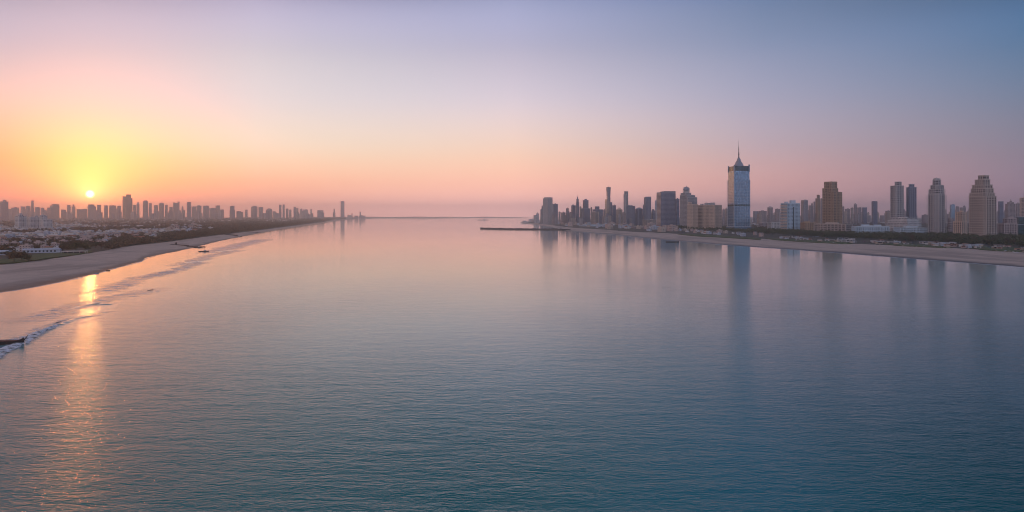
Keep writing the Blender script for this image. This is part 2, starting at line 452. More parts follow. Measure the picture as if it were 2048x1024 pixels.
footprints = []
def tower(name, x0, x1, yt, D, mat, label, lf=.3, tiers=None, group=None, cat='building', parts=False, ch=0., slab=0, pier=0,
          mast=None, box=True, crown=None, side=1, zb=1.5, slabw=.7, parapet=True, thin=1.):
    rng = random.Random(int(x0*31+yt*7))
    a = math.atan((( x0+x1)/2-1024)/FP)
    W = (x1-x0)*D/FP*math.cos(a)*(1/ (1+0.0))
    phi = min(R(50), max(R(14), math.atan(lf/(1-lf))))
    d0 = lf*W/math.sin(phi)*thin; w0 = (1-lf)*W/math.cos(phi)
    rz = side*phi - a
    X, Y = XY((x0+x1)/2, D)
    Y2 = Y
    k = 1.0
    footprints.append((X, Y2, max(d0, w0)*.72))
    tiers = tiers or [(x0, x1, yt)]
    polys = []; z = zb
    for (xa, xb, ty) in tiers:
        s = (xb-xa)/(x1-x0)
        off = ((xa+xb)/2-(x0+x1)/2)*D/FP
        cx, cy = off*math.cos(rz), -off*math.sin(rz)
        z1 = zpy(ty, D)
        polys.append((rect(w0*s, d0*s, cx, cy, ch), z, z1, s, cx, cy)); z = z1
    fm = F[mat]; tm = SLABM[mat]
    if not parts:
        b = MB()
        for p, za, zc, s, cx, cy in polys:
            b.prism(p, za, zc, 0, mtop=1)
            if parapet and W > 25: 
                b.prism(grow(p, .35), zc-.6, zc+.9, 2, mtop=1)
        p, za, zc, s, cx, cy = polys[-1]
        if box:
            for i in range(rng.choice((1, 1, 2))):
                bw, bd, bh = w0*s*rng.uniform(.2, .45), d0*s*rng.uniform(.3, .5), rng.uniform(3, 7)
                ox, oy = cx+w0*s*rng.uniform(-.22, .22), cy+d0*s*rng.uniform(-.15, .15)
                b.prism(rect(bw, bd, ox, oy), zc, zc+bh+i*1.1, 2)
        if mast:
            b.tube((cx, cy, zc), (cx, cy, zpy(mast, D)), W*.05, W*.012, 6, 2)
        if crown:
            r = w0*s*.5
            b.prism(rect(w0*s, d0*s, cx, cy, ch or .2), zc, zpy(crown, D), 2, rect(w0*s*.35, d0*s*.35, cx, cy, ch or .2))
        o = b.build(name, [fm, ROOF, tm], loc=(X, Y2, 0), rz=rz)
        tag(o, label, cat, group); return o
    root = empty(name, (X, Y2, 0), rz); tag(root, label, cat, group)
    for i, (p, za, zc, s, cx, cy) in enumerate(polys):
        b = MB(); b.prism(p, za, zc, 0, mtop=1)
        t = b.build('tower_shaft' if i == 0 else 'setback_storey', [fm, ROOF], root)
        b = MB(); b.prism(grow(p, .5), zc-.7, zc+1.2, 0, mtop=1)
        b.build('parapet', [tm, ROOF], root)
        h = zc-za
        if slab:
            n = int(h/slab)
            for j in range(1, n):
                zz = za+j*slab; b = MB(); b.prism(grow(p, slabw), zz-.35, zz+.35)
                b.build('floor_slab', tm, root)
        if pier:
            w, d = w0*s, d0*s; wid = .9
            nx, ny = max(2, round(w/pier)), max(2, round(d/pier))
            for j in range(nx+1):
                u = cx-w/2+w*j/nx
                if ch and (j == 0 or j == nx): continue
                for sy in (-1,):
                    b = MB(); b.box(u-wid/2, cy+sy*(d/2)-(.9 if sy < 0 else 0), za+.02, u+wid/2, cy+sy*(d/2)+(.9 if sy > 0 else 0), zc-.75); b.build('pier', tm, root)
            for j in range(ny+1):
                v = cy-d/2+d*j/ny
                if ch and (j == 0 or j == ny): continue
                for sx in (-1, 1):
                    b = MB(); b.box(cx+sx*(w/2)-(.9 if sx < 0 else 0), v-wid/2, za+.02, cx+sx*(w/2)+(.9 if sx > 0 else 0), v+wid/2, zc-.75); b.build('pier', tm, root)
    p, za, zc, s, cx, cy = polys[-1]
    if box:
        for i in range(rng.choice((2, 3))):
            bw, bd, bh = w0*s*rng.uniform(.15, .35), d0*s*rng.uniform(.2, .4), rng.uniform(2.5, 6)
            ox, oy = cx+w0*s*rng.uniform(-.28, .28), cy+d0*s*rng.uniform(-.2, .2)
            b = MB(); b.prism(rect(bw, bd, ox, oy), zc, zc+bh+i*.7); b.build('plant_room', tm, root)
    if mast:
        b = MB(); b.tube((cx, cy, zc), (cx, cy, zpy(mast, D)), max(W*.03, .5), .25, 6); b.build('mast', STEEL, root)
    root['wd'] = (w0, d0)
    return root

# ------------------------------------------------------------------ far skyline on the left bank
SK = [  # x0, x1, ytop, D, material, label, options
 (-3,17,403,5200,'grey','wide flat-topped block at the left end of the hazy skyline',dict(name='apartment_block',tiers=[(-3,17,403),(5,13,400)])),
 (22,38,415,7000,'grey','low stepped block right of the wide end block in the hazy skyline',{}),
 (41,51,413,7200,'grey','short block just left of the thin leaning-topped tower',{}),
 (51.5,61,412,7000,'grey','second short block touching the thin tapered tower on its left',{}),
 (61.5,68.5,401,6800,'slate','thin tapered tower standing alone over the hazy low blocks',dict(name='office_tower',tiers=[(61.5,68.5,416),(62,67.5,401)],box=False)),
 (69.5,80,414.5,7000,'grey','low block just right of the thin tapered tower',{}),
 (81,89,415.5,7100,'grey','small low block between the tapered tower and the broad humped block',{}),
 (94,119,415,6600,'mauve','broad humped block left of the setting sun',dict(tiers=[(94,119,415),(100,119,411),(103,118,408.5)])),
 (122,132,419.5,7400,'mauve','faint low block right of the broad humped block',{}),
 (134,141.5,410,7300,'mauve','slim faint block left below the sun',dict(box=False)),
 (143,151,413,7600,'mauve','very faint notched block nearly swallowed by sun glare',dict(tiers=[(143,151,413),(145,149,409)],box=False)),
 (153,174,418.5,7400,'mauve','long low block straight below the left edge of the sun',{}),
 (175,192,413,7300,'mauve','block directly beneath the sun disc',dict(tiers=[(175,192,413),(176,189,409)],box=False)),
 (194,202,409.5,7300,'mauve','narrow block just right below the sun disc',dict(box=False)),
 (208,216,411,7200,'mauve','narrow block second to the right of the sun',dict(box=False)),
 (218,232,411,7000,'mauve','square block between the sun and the tall triple slab',{}),
 (234,242,412,7000,'mauve','small block leaning on the left of the tall triple slab',{}),
 (245,265,396.5,6200,'brown','tall red-brown stepped triple slab right of the sun, highest of the left skyline',dict(name='skyscraper',tiers=[(245,265,396.5),(245,262,393),(252,262,389)],box=False)),
 (266,272.5,410.5,7000,'mauve','small block at the right foot of the triple slab',{}),
 (273,279,408,6900,'mauve','slim block with pointed top right of the triple slab',dict(crown=404,box=False)),
 (285,297,402.5,6600,'mauve','bulky rounded-top tower, first large one right of the triple slab',dict(tiers=[(285,297,402.5),(287,295,400.8)],box=False,ch=.2)),
 (297.5,303.5,406.5,6800,'mauve','narrow tower glued to the right of the bulky rounded-top tower',{}),
 (308,316,410.5,7000,'mauve','low block left of the dome-topped tower',{}),
 (317,329,407,6700,'mauve','wide tower with arched roof in mid skyline',dict(crown=405,box=False,ch=.2)),
 (330,335.5,410,6900,'mauve','small block on the right of the arched-roof tower',{}),
 (338.5,345.5,414,7000,'mauve','low block left of the tower with two roof horns',{}),
 (346,359,406,6600,'mauve','tower with two roof horns and a notch between them',dict(horns=[(346.5,349,404.5),(355,359,403)],box=False)),
 (363,367,414.5,7000,'mauve','tiny pointed tower between horned tower and flat slab',dict(crown=411.5,box=False)),
 (373.5,382,404,6400,'slate','sharp flat-topped slab, tallest of the middle skyline',dict(box=False)),
 (383,392,413,6900,'mauve','low block right of the sharp flat-topped slab',{}),
 (392.5,403,412,6800,'mauve','wide block with shallow pitched roof',dict(crown=410,box=False)),
 (406,418,411.5,7000,'mauve','flat wide block with darker roof band',{}),
 (418.5,431,416,7200,'mauve','long low block beside the short square tower',{}),
 (431,440,411,6800,'mauve','short square tower closing the middle skyline',{}),
 (440.5,448,419,7300,'mauve','tiny low block stepping down right of the short square tower',{}),
 (459,469,412,6300,'slate','stepped tower with thin spire standing apart in the haze',dict(tiers=[(459,470,420),(459.5,469,412)],mast=409.5,box=False)),
 (474.5,482.5,422.7,8200,'mauve','very low pale block right of the stepped spire tower',{}),
 (490,495.5,419.5,8000,'mauve','tiny faint block in the gap before the wide pair',{}),
 (502,515,412.5,6600,'mauve','wide left tower of the pair right of the skyline gap',dict(tiers=[(502,515,413.5),(505,513,412)])),
 (517,526.5,414,6700,'mauve','narrower right tower of the pair beyond the skyline gap',{}),
 (533,544,418,6900,'mauve','gabled low block between the wide pair and the slim twins',dict(crown=416.5,box=False)),
 (545,551.5,422.7,7500,'mauve','smallest flat block left of the slim twins',{}),
 (558,563,409.6,7200,'slate','left one of the two slim twin towers',dict(name='office_tower',box=False)),
 (565,569.5,409,7200,'slate','right one of the two slim twin towers',dict(name='office_tower',box=False)),
 (571.5,577,417.6,7500,'mauve','short block right of the slim twins',{}),
 (577.8,583,419.5,7700,'mauve','second short block right of the slim twins',{}),
 (587,591.8,413.4,7600,'slate','slim tower joined to a lower neighbour past the twins',dict(box=False)),
 (592,597,416,7600,'mauve','lower neighbour joined to the slim tower past the twins',{}),
 (599.5,605,417.6,8000,'mauve','small hazy block before the long low one',{}),
 (606,616,419,8200,'mauve','long low greenish hazy block',{}),
 (620.5,624.5,418,8400,'mauve','thin faint stub before the square box building',{}),
 (634.5,647,420.5,7600,'slate','squat square box building near the lone slab',dict(box=False)),
 (665.5,671,424,9500,'cream','pale needle-topped tower left of the lone slab',dict(tiers=[(665.5,671,425),(667,670,417.6)],box=False)),
 (681,689,402.4,7600,'slate','lone tall grey slab at the water edge, right end of the left bank',dict(name='skyscraper',box=False,lf=.25)),
 (719,722,423.5,11000,'slate','thin far tower on the low spit past the lone slab',dict(box=False)),
 (703,705,426.5,11500,'slate','tiny far stub on the low spit next to the lone slab',dict(box=False)),
]
for x0, x1, yt, D, mat, lab, op in SK:
    op = dict(op); nm = op.pop('name', 'apartment_block'); horns = op.pop('horns', None)
    D *= 1.72 if D < 8500 else 1.15
    o = tower(nm, x0, x1, yt, D, mat, lab, group='hazy towers of the left bank skyline', **op)
    if horns:
        me = o.data; b = MB(); W = (x1-x0)*D/FP
        b.v = [tuple(v.co) for v in me.vertices]; b.f = [tuple(p.vertices) for p in me.polygons]; b.mi = [p.material_index for p in me.polygons]
        for xa, xb, hy in horns:
            off = ((xa+xb)/2-(x0+x1)/2)*D/FP
            b.prism(rect((xb-xa)*D/FP*.9, 18, off*.95, 0), zpy(yt, D), zpy(hy, D), 2)
        o.data = b.mesh('horned', list(me.materials))

# ------------------------------------------------------------------ pale apartment complex in front on the left bank
tower('apartment_tower', 30, 52.5, 431.5, 3050, 'white', 'pale corner tower with dark roof cap, left end of the pale apartment trio', .35, tiers=[(30,52.5,432),(36,46,429)], parts=True, pier=7, slab=7.2, group='pale apartment trio on the left bank', box=True)
tower('apartment_tower', 53.5, 78.5, 434.8, 3150, 'white', 'lower middle tower of the pale apartment trio', .3, tiers=[(53.5,78.5,435),(66,76,432.8)], parts=True, pier=7, slab=7.2, group='pale apartment trio on the left bank')
tower('apartment_tower', 79.5, 104.5, 432, 3050, 'white', 'right tower of the pale apartment trio, stepping down to a low wing', .3, tiers=[(79.5,104.5,439),(79.5,94,432),(80,91,430.5)], parts=True, pier=7, slab=7.2, group='pale apartment trio on the left bank')

# ------------------------------------------------------------------ right bank: the cluster on the headland
RC = [
 (1067,1078,427,5600,'white','small pale block with thin mast at the tip of the headland',.3,dict(tiers=[(1067,1078,430),(1072,1078,427)],mast=423)),
 (1080.5,1086,414,5200,'grey','narrow stepped block against the left of the wide striped tower',.3,dict(tiers=[(1080.5,1086,418.5),(1083,1086,412)])),
 (1086,1105,395,4800,'grey','wide vertically striped tower, first big one of the headland',.5,dict(tiers=[(1086,1105,397),(1088,1105,395)],pier=6,parts=True,box=False)),
 (1105.5,1115.5,408,4900,'slate','shorter slanted-top tower leaning on the wide striped tower',.25,dict(pier=7,parts=True)),
 (1117,1121,424,5400,'mauve','tiny block right of the slanted-top tower',.3,{}),
 (1121.5,1131,425,5000,'mauve','low hazy block in the dip between the striped tower and spire tower',.3,{}),
 (1132,1137.5,416.5,5000,'mauve','slim block in the dip before the spire tower',.3,{}),
 (1142.5,1151.5,411,5000,'slate','dark flat tower on the left of the spire tower',.3,{}),
 (1151.8,1158.5,404.5,4900,'slate','slender tower crowned by a needle spire',.3,dict(name='office_tower',tiers=[(1151.8,1158.5,404.5),(1152.6,1157.5,398),(1153.6,1156.2,394)],mast=388.5,box=False)),
 (1159,1163,413,5000,'cream','thin pale block on the right of the spire tower',.4,{}),
 (1163,1180.5,417,4900,'slate','dark tower with boxy cap rising from broad shoulders',.3,dict(name='office_tower',tiers=[(1163,1180.5,417),(1165.5,1177,400.4),(1169,1173.5,398)],box=False)),
 (1181,1184.5,415,5200,'mauve','thin stub right of the broad-shouldered dark tower',.3,{}),
 (1185,1206,419,4900,'slate','broad dark block with raised square centre',.3,dict(tiers=[(1185,1206,419),(1189.5,1199,413)],box=False)),
 (1182.5,1196,424.5,4500,'stone','low sandy block in front of the broad dark block',.6,{}),
 (1206.5,1210.5,419,5000,'mauve','thin block left of the flared tall tower',.3,{}),
 (1224.5,1232,410.4,4700,'slate','flat dark block right behind the flared tall tower',.2,{}),
 (1232,1245,419,4500,'cream','pale block with sloping green roof beside the flared tower',.5,dict(crown=415,box=False)),
 (1252,1270,412,4450,'slate','broad dark glass block in front of the thin rounded tower',.1,dict(parts=True,pier=8)),
 (1269.5,1286.5,418,4450,'slate','dark block with low domed roof beside the broad dark glass block',.45,dict(crown=415,box=False,ch=.15)),
 (1285.5,1289,411,4600,'slate','narrow fin left of the smooth dark slab',.3,{}),
 (1288,1302,393.7,4400,'slate','smooth dark flat-topped slab standing between domed block and banded block',.25,dict(name='office_tower',tiers=[(1288,1302,395),(1290,1302,393.7)],box=False,parts=True,pier=9)),
 (1302.8,1312,421,4800,'mauve','faint low block between the smooth slab and the banded block',.3,{}),
 (1310,1314,401,5200,'paleblue','pale thin tower half hidden behind the big banded block',.3,{}),
 (1350,1359,397.5,3900,'slate','dark narrow tower behind the right edge of the big banded block',.45,{}),
 (1444.5,1450,419,4800,'mauve','low hazy block left of the great spired tower',.3,{}),
 (1450.3,1455.5,417,4600,'stone','slim sandy block touching the great spired tower',.3,{}),
]
for x0, x1, yt, D, mat, lab, lf, op in RC:
    op = dict(op); nm = op.pop('name', 'apartment_block')
    tower(nm, x0, x1, yt, D, mat, lab, lf, group='towers clustered on the right headland', **op)
# tall tower flaring at the top
def flared():
    D = 4600; X, Y = XY(1217, D); root = empty('skyscraper', (X, Y, 0), R(20)-math.atan((1217-1024)/FP))
    tag(root, 'tallest headland tower, waisted and flaring to a flat top', 'building', 'towers clustered on the right headland')
    footprints.append((X, Y, 30))
    u = D/FP
    b = MB(); prof = [(1.5,8.6),(zpy(400,D),8.2),(zpy(392,D),8.0),(zpy(384,D),8.6),(zpy(378,D),9.6),(zpy(375,D),9.8)]
    for (za, wa), (zc, wb) in zip(prof, prof[1:]):
        b.prism(rect(wa*u*.74, wa*u*.74), za, zc, 0, rect(wb*u*.74, wb*u*.74))
    b.build('tower_shaft', F['grey'], root)
    b = MB(); b.prism(rect(9.8*u*.76, 9.8*u*.76), zpy(375, D), zpy(374.4, D)); b.build('parapet', CONC, root)
    b = MB(); b.prism(rect(6*u, 8*u, -3.2*u, -1.5*u), 1.5, zpy(398.7, D)); b.build('side_wing', F['cream'], root)
    b = MB(); b.prism(rect(5.5*u, 7*u, 4*u, .6*u), 1.5, zpy(404.5, D)); b.build('side_wing', F['slate'], root)
    b = MB(); b.tube((0,0,zpy(374.4,D)), (0,0,zpy(371,D)), .8, .3); b.build('mast', STEEL, root)
flared()
tower('office_tower', 1246.5, 1257, 385, 4700, 'grey', 'thin rounded tower with dark cap right of the flared tower', .35, tiers=[(1246.5,1257,388),(1247.8,1257,383)], parts=True, ch=.22, pier=6, box=False, group='towers clustered on the right headland')
o = tower('office_block', 1313, 1351, 383.4, 3700, 'slate', 'big flat slab with balcony bands on its sunlit end, left of the crowned tower', .24, parts=True, tiers=[(1313,1351,385.2),(1320.5,1351,383.2)], slab=0, pier=0, box=False)
def balcony_bands(root, n, zt, mat, depth=2.2, name='balcony', w=None, frac=.92):
    w0, d0 = root['wd']
    for j in range(n):
        z = 6+(zt-8)*j/n; b = MB()
        b.box(-w0/2-depth, -d0/2*frac, z, -w0/2-.003, d0/2*frac, z+(zt-8)/n*.42); b.build(name, mat, root)
balcony_bands(o, 30, zpy(385.2, 3700), SLABM['cream'])
# crowned tower
def crowned():
    D = 3600
    r = tower('apartment_tower', 1360, 1394, 391, D, 'grey', 'stepped tower topped by an ornate domed crown', .45,
              tiers=[(1360,1394,395),(1360,1390,390.5),(1361.5,1382,386)], parts=True, pier=7, box=False)
    u = D/FP; off = (1372.5-1377)*u; rz = r.rotation_euler.z; cx, cy = off*math.cos(rz), -off*math.sin(rz)
    z0 = zpy(386, D)
    b = MB(); b.prism(rect(13*u*.8, 13*u*.8, cx, cy, .2), z0, zpy(384, D)); b.prism(rect(10*u*.8, 10*u*.8, cx, cy, .2), zpy(384, D), zpy(382.5, D)); b.build('crown_base', CONC, r)
    b = MB(); rows = []
    for i in range(9):
        t = i/8; rr = (6.4*u)*(math.sin(PI*(.22+.70*t)))**.9*.95; z = zpy(382.5, D)+t*(zpy(373.6, D)-zpy(382.5, D))
        rows.append([(cx+rr*math.cos(2*PI*k/16), cy+rr*math.sin(2*PI*k/16), z) for k in range(17)])
    b.grid(rows); b.build('dome', SLABM['slate'], r, smooth=True)
    for k in range(8):
        an = 2*PI*k/8; b = MB()
        x, y = cx+6.2*u*math.cos(an), cy+6.2*u*math.sin(an)
        b.tube((x, y, zpy(384, D)), (x*1., y*1., zpy(376, D)), 1.3, .9); b.tube((x, y, zpy(376, D)), (cx+(x-cx)*.4, cy+(y-cy)*.4, zpy(373.5, D)), .9, .5)
        b.build('crown_rib', CONC, r)
    b = MB(); b.tube((cx, cy, zpy(374, D)), (cx, cy, zpy(370.8, D)), 2.2, .5); b.build('finial', STEEL, r)
crowned()
tower('apartment_block', 1374.5, 1395.5, 405.5, 3050, 'cream', 'cream fin-walled block with sunlit ribs, left half of the long ribbed pair', .5, parts=True, pier=6.5, tiers=[(1374.5,1395.5,409),(1376,1383,405)], box=False, group='ribbed slab blocks below the crowned tower')
o = tower('apartment_block', 1395, 1443, 410.5, 3050, 'cream', 'long ribbed slab with dark end wall and roof boxes beside the great spired tower', .72, parts=True, pier=6.5, tiers=[(1395,1443,410.5)], box=False, group='ribbed slab blocks below the crowned tower')
for (xa, xb, ya) in ((1397,1402,407.5),(1408,1411,405.5),(1413,1421,405.8),(1424,1432,405)):
    u = 3050/FP; off = ((xa+xb)/2-1419)*u; rz = o.rotation_euler.z; b = MB()
    b.prism(rect((xb-xa)*u, 10, off*math.cos(rz), -off*math.sin(rz)*.5), zpy(410.5, 3050), zpy(ya, 3050)); b.build('plant_room', CONC, o)

# the great spired glass tower
def great():
    D = 2850; u = D/FP
    xc = 1477.5; a = math.atan((xc-1024)/FP); phi = R(23); rz = phi-a
    X, Y = XY(xc, D); footprints.append((X, Y, 70))
    r = empty('skyscraper', (X, Y, 0), rz)
    tag(r, 'tallest blue glass skyscraper with stepped crown and needle spire', 'building')
    W = 44.5*u*math.cos(a); d = .29*W/math.sin(phi); w = .71*W/math.cos(phi)
    zs, zc, zt = zpy(360, D), zpy(342.5, D), zpy(333, D)
    b = MB(); b.prism(rect(w, d), 1.5, zs, 0, mtop=1); b.build('tower_shaft', [F['glass'], ROOF], r)
    k = .955
    b = MB(); b.prism(rect(w*k, d*k), zs, zc, 0, mtop=1); b.build('upper_shaft', [F['glass'], ROOF], r)
    b = MB(); b.prism(rect(w*.925, d*.925), zc, zt, 0, mtop=1); b.build('crown_band', [F['teal'], ROOF], r)
    cren = MB()
    for sx in (-1, 1):
        for sy in (-1, 1):
            c = MB(); x, y = sx*w*.925/2, sy*d*.925/2
            c.box(x-2.3, y-2.3, zc-4, x+2.3, y+2.3, zt+(6 if sx > 0 else 3)); c.build('corner_turret', STEEL, r)
    n = 34
    for j in range(1, n):           # sky-catching spandrel strips every other storey
        z = 1.5+(zs-1.5)*j/n; c = MB(); c.prism(grow(rect(w, d), .28), z-.28, z+.28); c.build('spandrel_strip', STEEL, r)
    for sx, sy in ((-1,-1),(1,-1),(-1,1),(1,1)):
        c = MB(); x, y = sx*w/2, sy*d/2; c.box(x-.9, y-.9, 1.5, x+.9, y+.9, zs+.6); c.build('corner_mullion', plain('bright_trim', (.5,.52,.55), .4, .1), r)
    for f in (-.30, -.12, .06, .2, .36):
        c = MB(); c.box(w*f-.35, -d/2-.7, 14, w*f+.35, -d/2-.003, zs*(.97 if f != .2 else .55)); c.build('glazing_rib', STEEL, r)
    # dark mechanical storey on the sunset side
    c = MB(); zm = zpy(410.5, D); c.prism(grow(rect(w, d), .45), zm-4, zm+3); c.build('mechanical_storey', F['teal'], r)
    st = MB(); z = zt
    for s, y in ((.47,329.5),(.40,327),(.34,324.5),(.26,321.5),(.19,318.5),(.13,316)):
        z2 = zpy(y, D); st.prism(rect(w*s, w*s*.9, 0, 0, .15), z, z2); z = z2
    st.build('stepped_roof', STEEL, r)
    sp = MB()
    prof = [(316,3.6),(312,2.2),(308,2.9),(303,1.5),(299,1.9),(293,.9),(279,.25)]
    for (ya, ra), (yb, rb) in zip(prof, prof[1:]): sp.tube((0,0,zpy(ya,D)), (0,0,zpy(yb,D)), ra, rb, 8)
    sp.build('spire', plain('spire_metal', (.20,.17,.17), .4, .2, metal=.5), r)
    c = MB(); c.prism(rect(w*1.12, d*1.15), 1.2, 16, 0, mtop=1); c.build('podium', [F['glass'], ROOF], r)
    c = MB(); c.prism(grow(rect(w*1.12, d*1.15), .6), 16, 17.2); c.build('podium_cornice', WHITE, r)
great()

# right of the great tower
RB = [
 (1517,1533.5,422,5200,'mauve','long hazy low block right behind the great spired tower',.3,{}),
 (1534,1546.5,415,4800,'mauve','rounded hazy block between the spired tower and the white-sided hotel',.3,dict(crown=412.8,box=False,ch=.2)),
 (1550,1560.5,418,5000,'mauve','hazy twin-stub block left of the white-sided hotel',.3,{}),
 (1602,1616,400.5,4300,'grey','square-shouldered tower with dark band under its roof, right of the hotel',.35,dict(tiers=[(1602,1616,410.5),(1602.3,1615.7,400.5)])),
 (1617,1626.5,411,4500,'mauve','hazy lower block left of the red-sided narrow tower',.3,dict(tiers=[(1617,1626.5,411),(1622,1626,407)])),
 (1626.8,1630.6,403.5,4700,'mauve','very thin hazy block touching the red-sided narrow tower',.3,{}),
 (1630.8,1641,396.6,4100,'brown','narrow red-sided tower with taller dark half',.45,dict(tiers=[(1630.8,1641,397),(1633.5,1639.5,390)],box=False)),
 (1641.3,1645,397.5,4500,'mauve','sliver of a hazy tower between the red-sided tower and the brown tower',.3,{}),
 (1684,1688.5,413,4500,'mauve','thin block on the right of the big brown tower',.3,{}),
 (1689.5,1700,418,5200,'mauve','low hazy block second right of the big brown tower',.3,{}),
 (1701,1707,416,5000,'cream','pale yellowish short block in the hazy group',.4,{}),
 (1707.5,1714,409,4900,'mauve','pointed tallest block of the hazy group before the slim slab',.3,dict(crown=406,box=False)),
 (1714.5,1723,415,5100,'mauve','sloping-shouldered hazy block right of the pointed one',.3,{}),
 (1724,1734,415,5000,'slate','square hazy block left of the slim slab',.3,dict(box=False)),
 (1743,1755,402.4,4300,'slate','slim slab with sunlit edge standing alone before the twin towers',.3,dict(name='office_tower',box=False,tiers=[(1743,1755,404),(1743.4,1754.6,402.4)])),
 (1899.5,1910,409.5,4200,'glass','small blue slab right of the round stepped tower',.3,{}),
 (1911,1918,413,4900,'mauve','hazy low block right of the small blue slab',.3,{}),
 (1919,1932,412.5,5000,'mauve','hazy wide block left of the largest stepped tower',.3,dict(tiers=[(1919,1932,415),(1926,1931,412)])),
 (1895.5,1909,437,2600,'mauve','dark low block squeezed between the stepped tower and the pale ruin-like house',.3,{}),
 (1996,2007,403,4000,'slate','blue-grey slab right of the largest stepped tower',.3,dict(box=False)),
 (2010,2031,407,3600,'mauve','wide cluttered-roof block behind the low terraces',.3,dict(tiers=[(2010,2031,408),(2014,2028,404.5),(2019,2024,402)])),
 (2031.5,2039,407,3700,'mauve','narrow block between cluttered-roof block and ochre tower',.3,{}),
]
for x0, x1, yt, D, mat, lab, lf, op in RB:
    op = dict(op); nm = op.pop('name', 'apartment_block')
    tower(nm, x0, x1, yt, D, mat, lab, lf, group='hazy blocks behind the right-hand beach', **op)
tower('apartment_tower', 2039.5, 2056, 396, 3200, 'cream', 'ochre tower with antenna cut off by the right edge', .55, parts=True, slab=7, mast=381, pier=6)
# white-sided hotel
o = tower('hotel', 1561, 1600, 407, 2700, 'paleblue', 'hotel with cream balcony bands on one side and pale blue end wall', .36, parts=True, tiers=[(1561,1600,407)], pier=0, slab=0, box=False)
balcony_bands(o, 17, zpy(407.5, 2700), SLABM['cream'], 2.5)
w0, d0 = o['wd']; u = 2700/FP
for fx, wd, y in ((-.32,5.5,403.5),(.18,10,400.8)):
    b = MB(); b.prism(rect(wd*u, 12, w0*fx, 0), zpy(407, 2700)+.02, zpy(y, 2700)); b.build('plant_room', SLABM['paleblue'], o)
b = MB(); b.box(-w0*.02-2.2, -d0/2-.5, 10, -w0*.02+2.2, -d0/2-.003, zpy(414, 2700)); b.build('stair_window', F['teal'], o)
o = tower('hotel_wing', 1535, 1562, 444.5, 2900, 'white', 'long low white wing with dark roof line left of the banded hotel', .3, parts=True, slab=5.4, pier=7, box=False)
# brown tower
o = tower('office_tower', 1645, 1684, 384.7, 2850, 'brown', 'big brown stepped tower with taller square upper block', .57, parts=True, tiers=[(1645,1684,384.7),(1645,1676,377),(1648.5,1674,364)], pier=8, box=False)
# twin towers and podium
o = tower('apartment_tower', 1779, 1809, 372, 2550, 'grey', 'taller left one of the twin balconied towers on the terraced podium', .44, parts=True, tiers=[(1779,1809,372),(1788.6,1804,364)], ch=.12, slab=7.4, pier=6.5, box=False, group='twin balconied towers')
o = tower('apartment_tower', 1812, 1833.5, 375, 2600, 'slate', 'shorter darker right one of the twin balconied towers', .2, parts=True, tiers=[(1812,1833.5,375),(1817,1829,369)], ch=.12, slab=7.4, pier=6.5, box=False, group='twin balconied towers')
tower('terraced_building', 1775, 1840, 436, 2420, 'white', 'white terraced podium building below the twin towers', .62, parts=True, tiers=[(1771,1842,446),(1775,1838,440.5),(1781,1834,436)], slab=4.4, box=True)
tower('long_building', 1787, 1858, 455.5, 2150, 'paleblue', 'long pale blue glassy building in front of the terraced podium', .2, parts=True, pier=9, slab=6)
tower('long_building', 1703, 1778, 453, 2250, 'paleblue', 'long bluish building with dark roof left of the terraced podium', .12, parts=True, pier=9, slab=7)
tower('long_building', 1601, 1632, 445.5, 2620, 'brown', 'low brown building at the right foot of the banded hotel', .3, parts=True, pier=9)
tower('long_building', 1627, 1704, 448, 2450, 'stone', 'long plain sandstone building in front of the brown tower', .82, parts=True, pier=14)
# round stepped tower
tower('apartment_tower', 1851, 1895, 389, 2080, 'grey', 'rounded stepped tower with flat disc roof, left one of the two great stepped towers', .52, parts=True,
      tiers=[(1851,1895,389),(1853.5,1893,379),(1857.5,1890.5,371),(1862.6,1884.6,360.5)], ch=.24, slab=7, pier=6, box=True, mast=354)
tower('apartment_tower', 1934.7, 1995, 393, 1880, 'stone', 'largest tower, stepped pyramid top and wall of balconies, near the right edge', .58, parts=True,
      tiers=[(1934.7,1995,393),(1936,1992,387),(1939,1989.5,378),(1941.7,1987,370.5),(1948,1981.6,360),(1955,1979,351.5)], ch=.1, slab=6.8, pier=5.5, box=False)
tower('apartment_block', 1907, 1934, 443, 2000, 'cream', 'pale weathered house with deep openings beside the largest stepped tower', .6, parts=True, tiers=[(1907,1934,443),(1911,1933,424.5)], slab=6, pier=6)
tower('apartment_block', 1995, 2034, 447, 2000, 'mauve', 'reddish grey terrace block right of the largest stepped tower', .35, parts=True, tiers=[(1995,2034,447),(2006,2033,437.5)], slab=5, pier=7)
tower('office_block', 2030, 2064, 434, 2030, 'teal', 'dark teal glass office with one pale floor line at the right edge', .2, parts=True, tiers=[(2030,2064,449),(2031,2064,434)], box=False)
tower('long_building', 1517, 1536, 446, 3300, 'mauve', 'low reddish building right of the great tower podium', .4)
tower('beach_pavilion', 1626, 1639.5, 471.5, 1950, 'paleblue', 'small flat pale blue pavilion standing in the trees above the beach', .4, box=False)
tower('terminal_building', 1043, 1058, 441.5, 6300, 'white', 'low white hall at the very tip of the headland', .3, tiers=[(1043,1058,443),(1045,1052,441.5)], box=False)
tower('long_building', 1157, 1216, 449.5, 3900, 'paleblue', 'long low pale hall with glass front below the flared tower', .15, tiers=[(1157,1216,450.5),(1165,1212,449)], box=False)
tower('long_building', 1285, 1313, 439.6, 4200, 'stone', 'low pale reddish hall below the smooth dark slab', .3)
tower('long_building', 1262, 1295, 452, 3300, 'mauve', 'low dark-roofed hall behind the beach shops', .2, box=False)

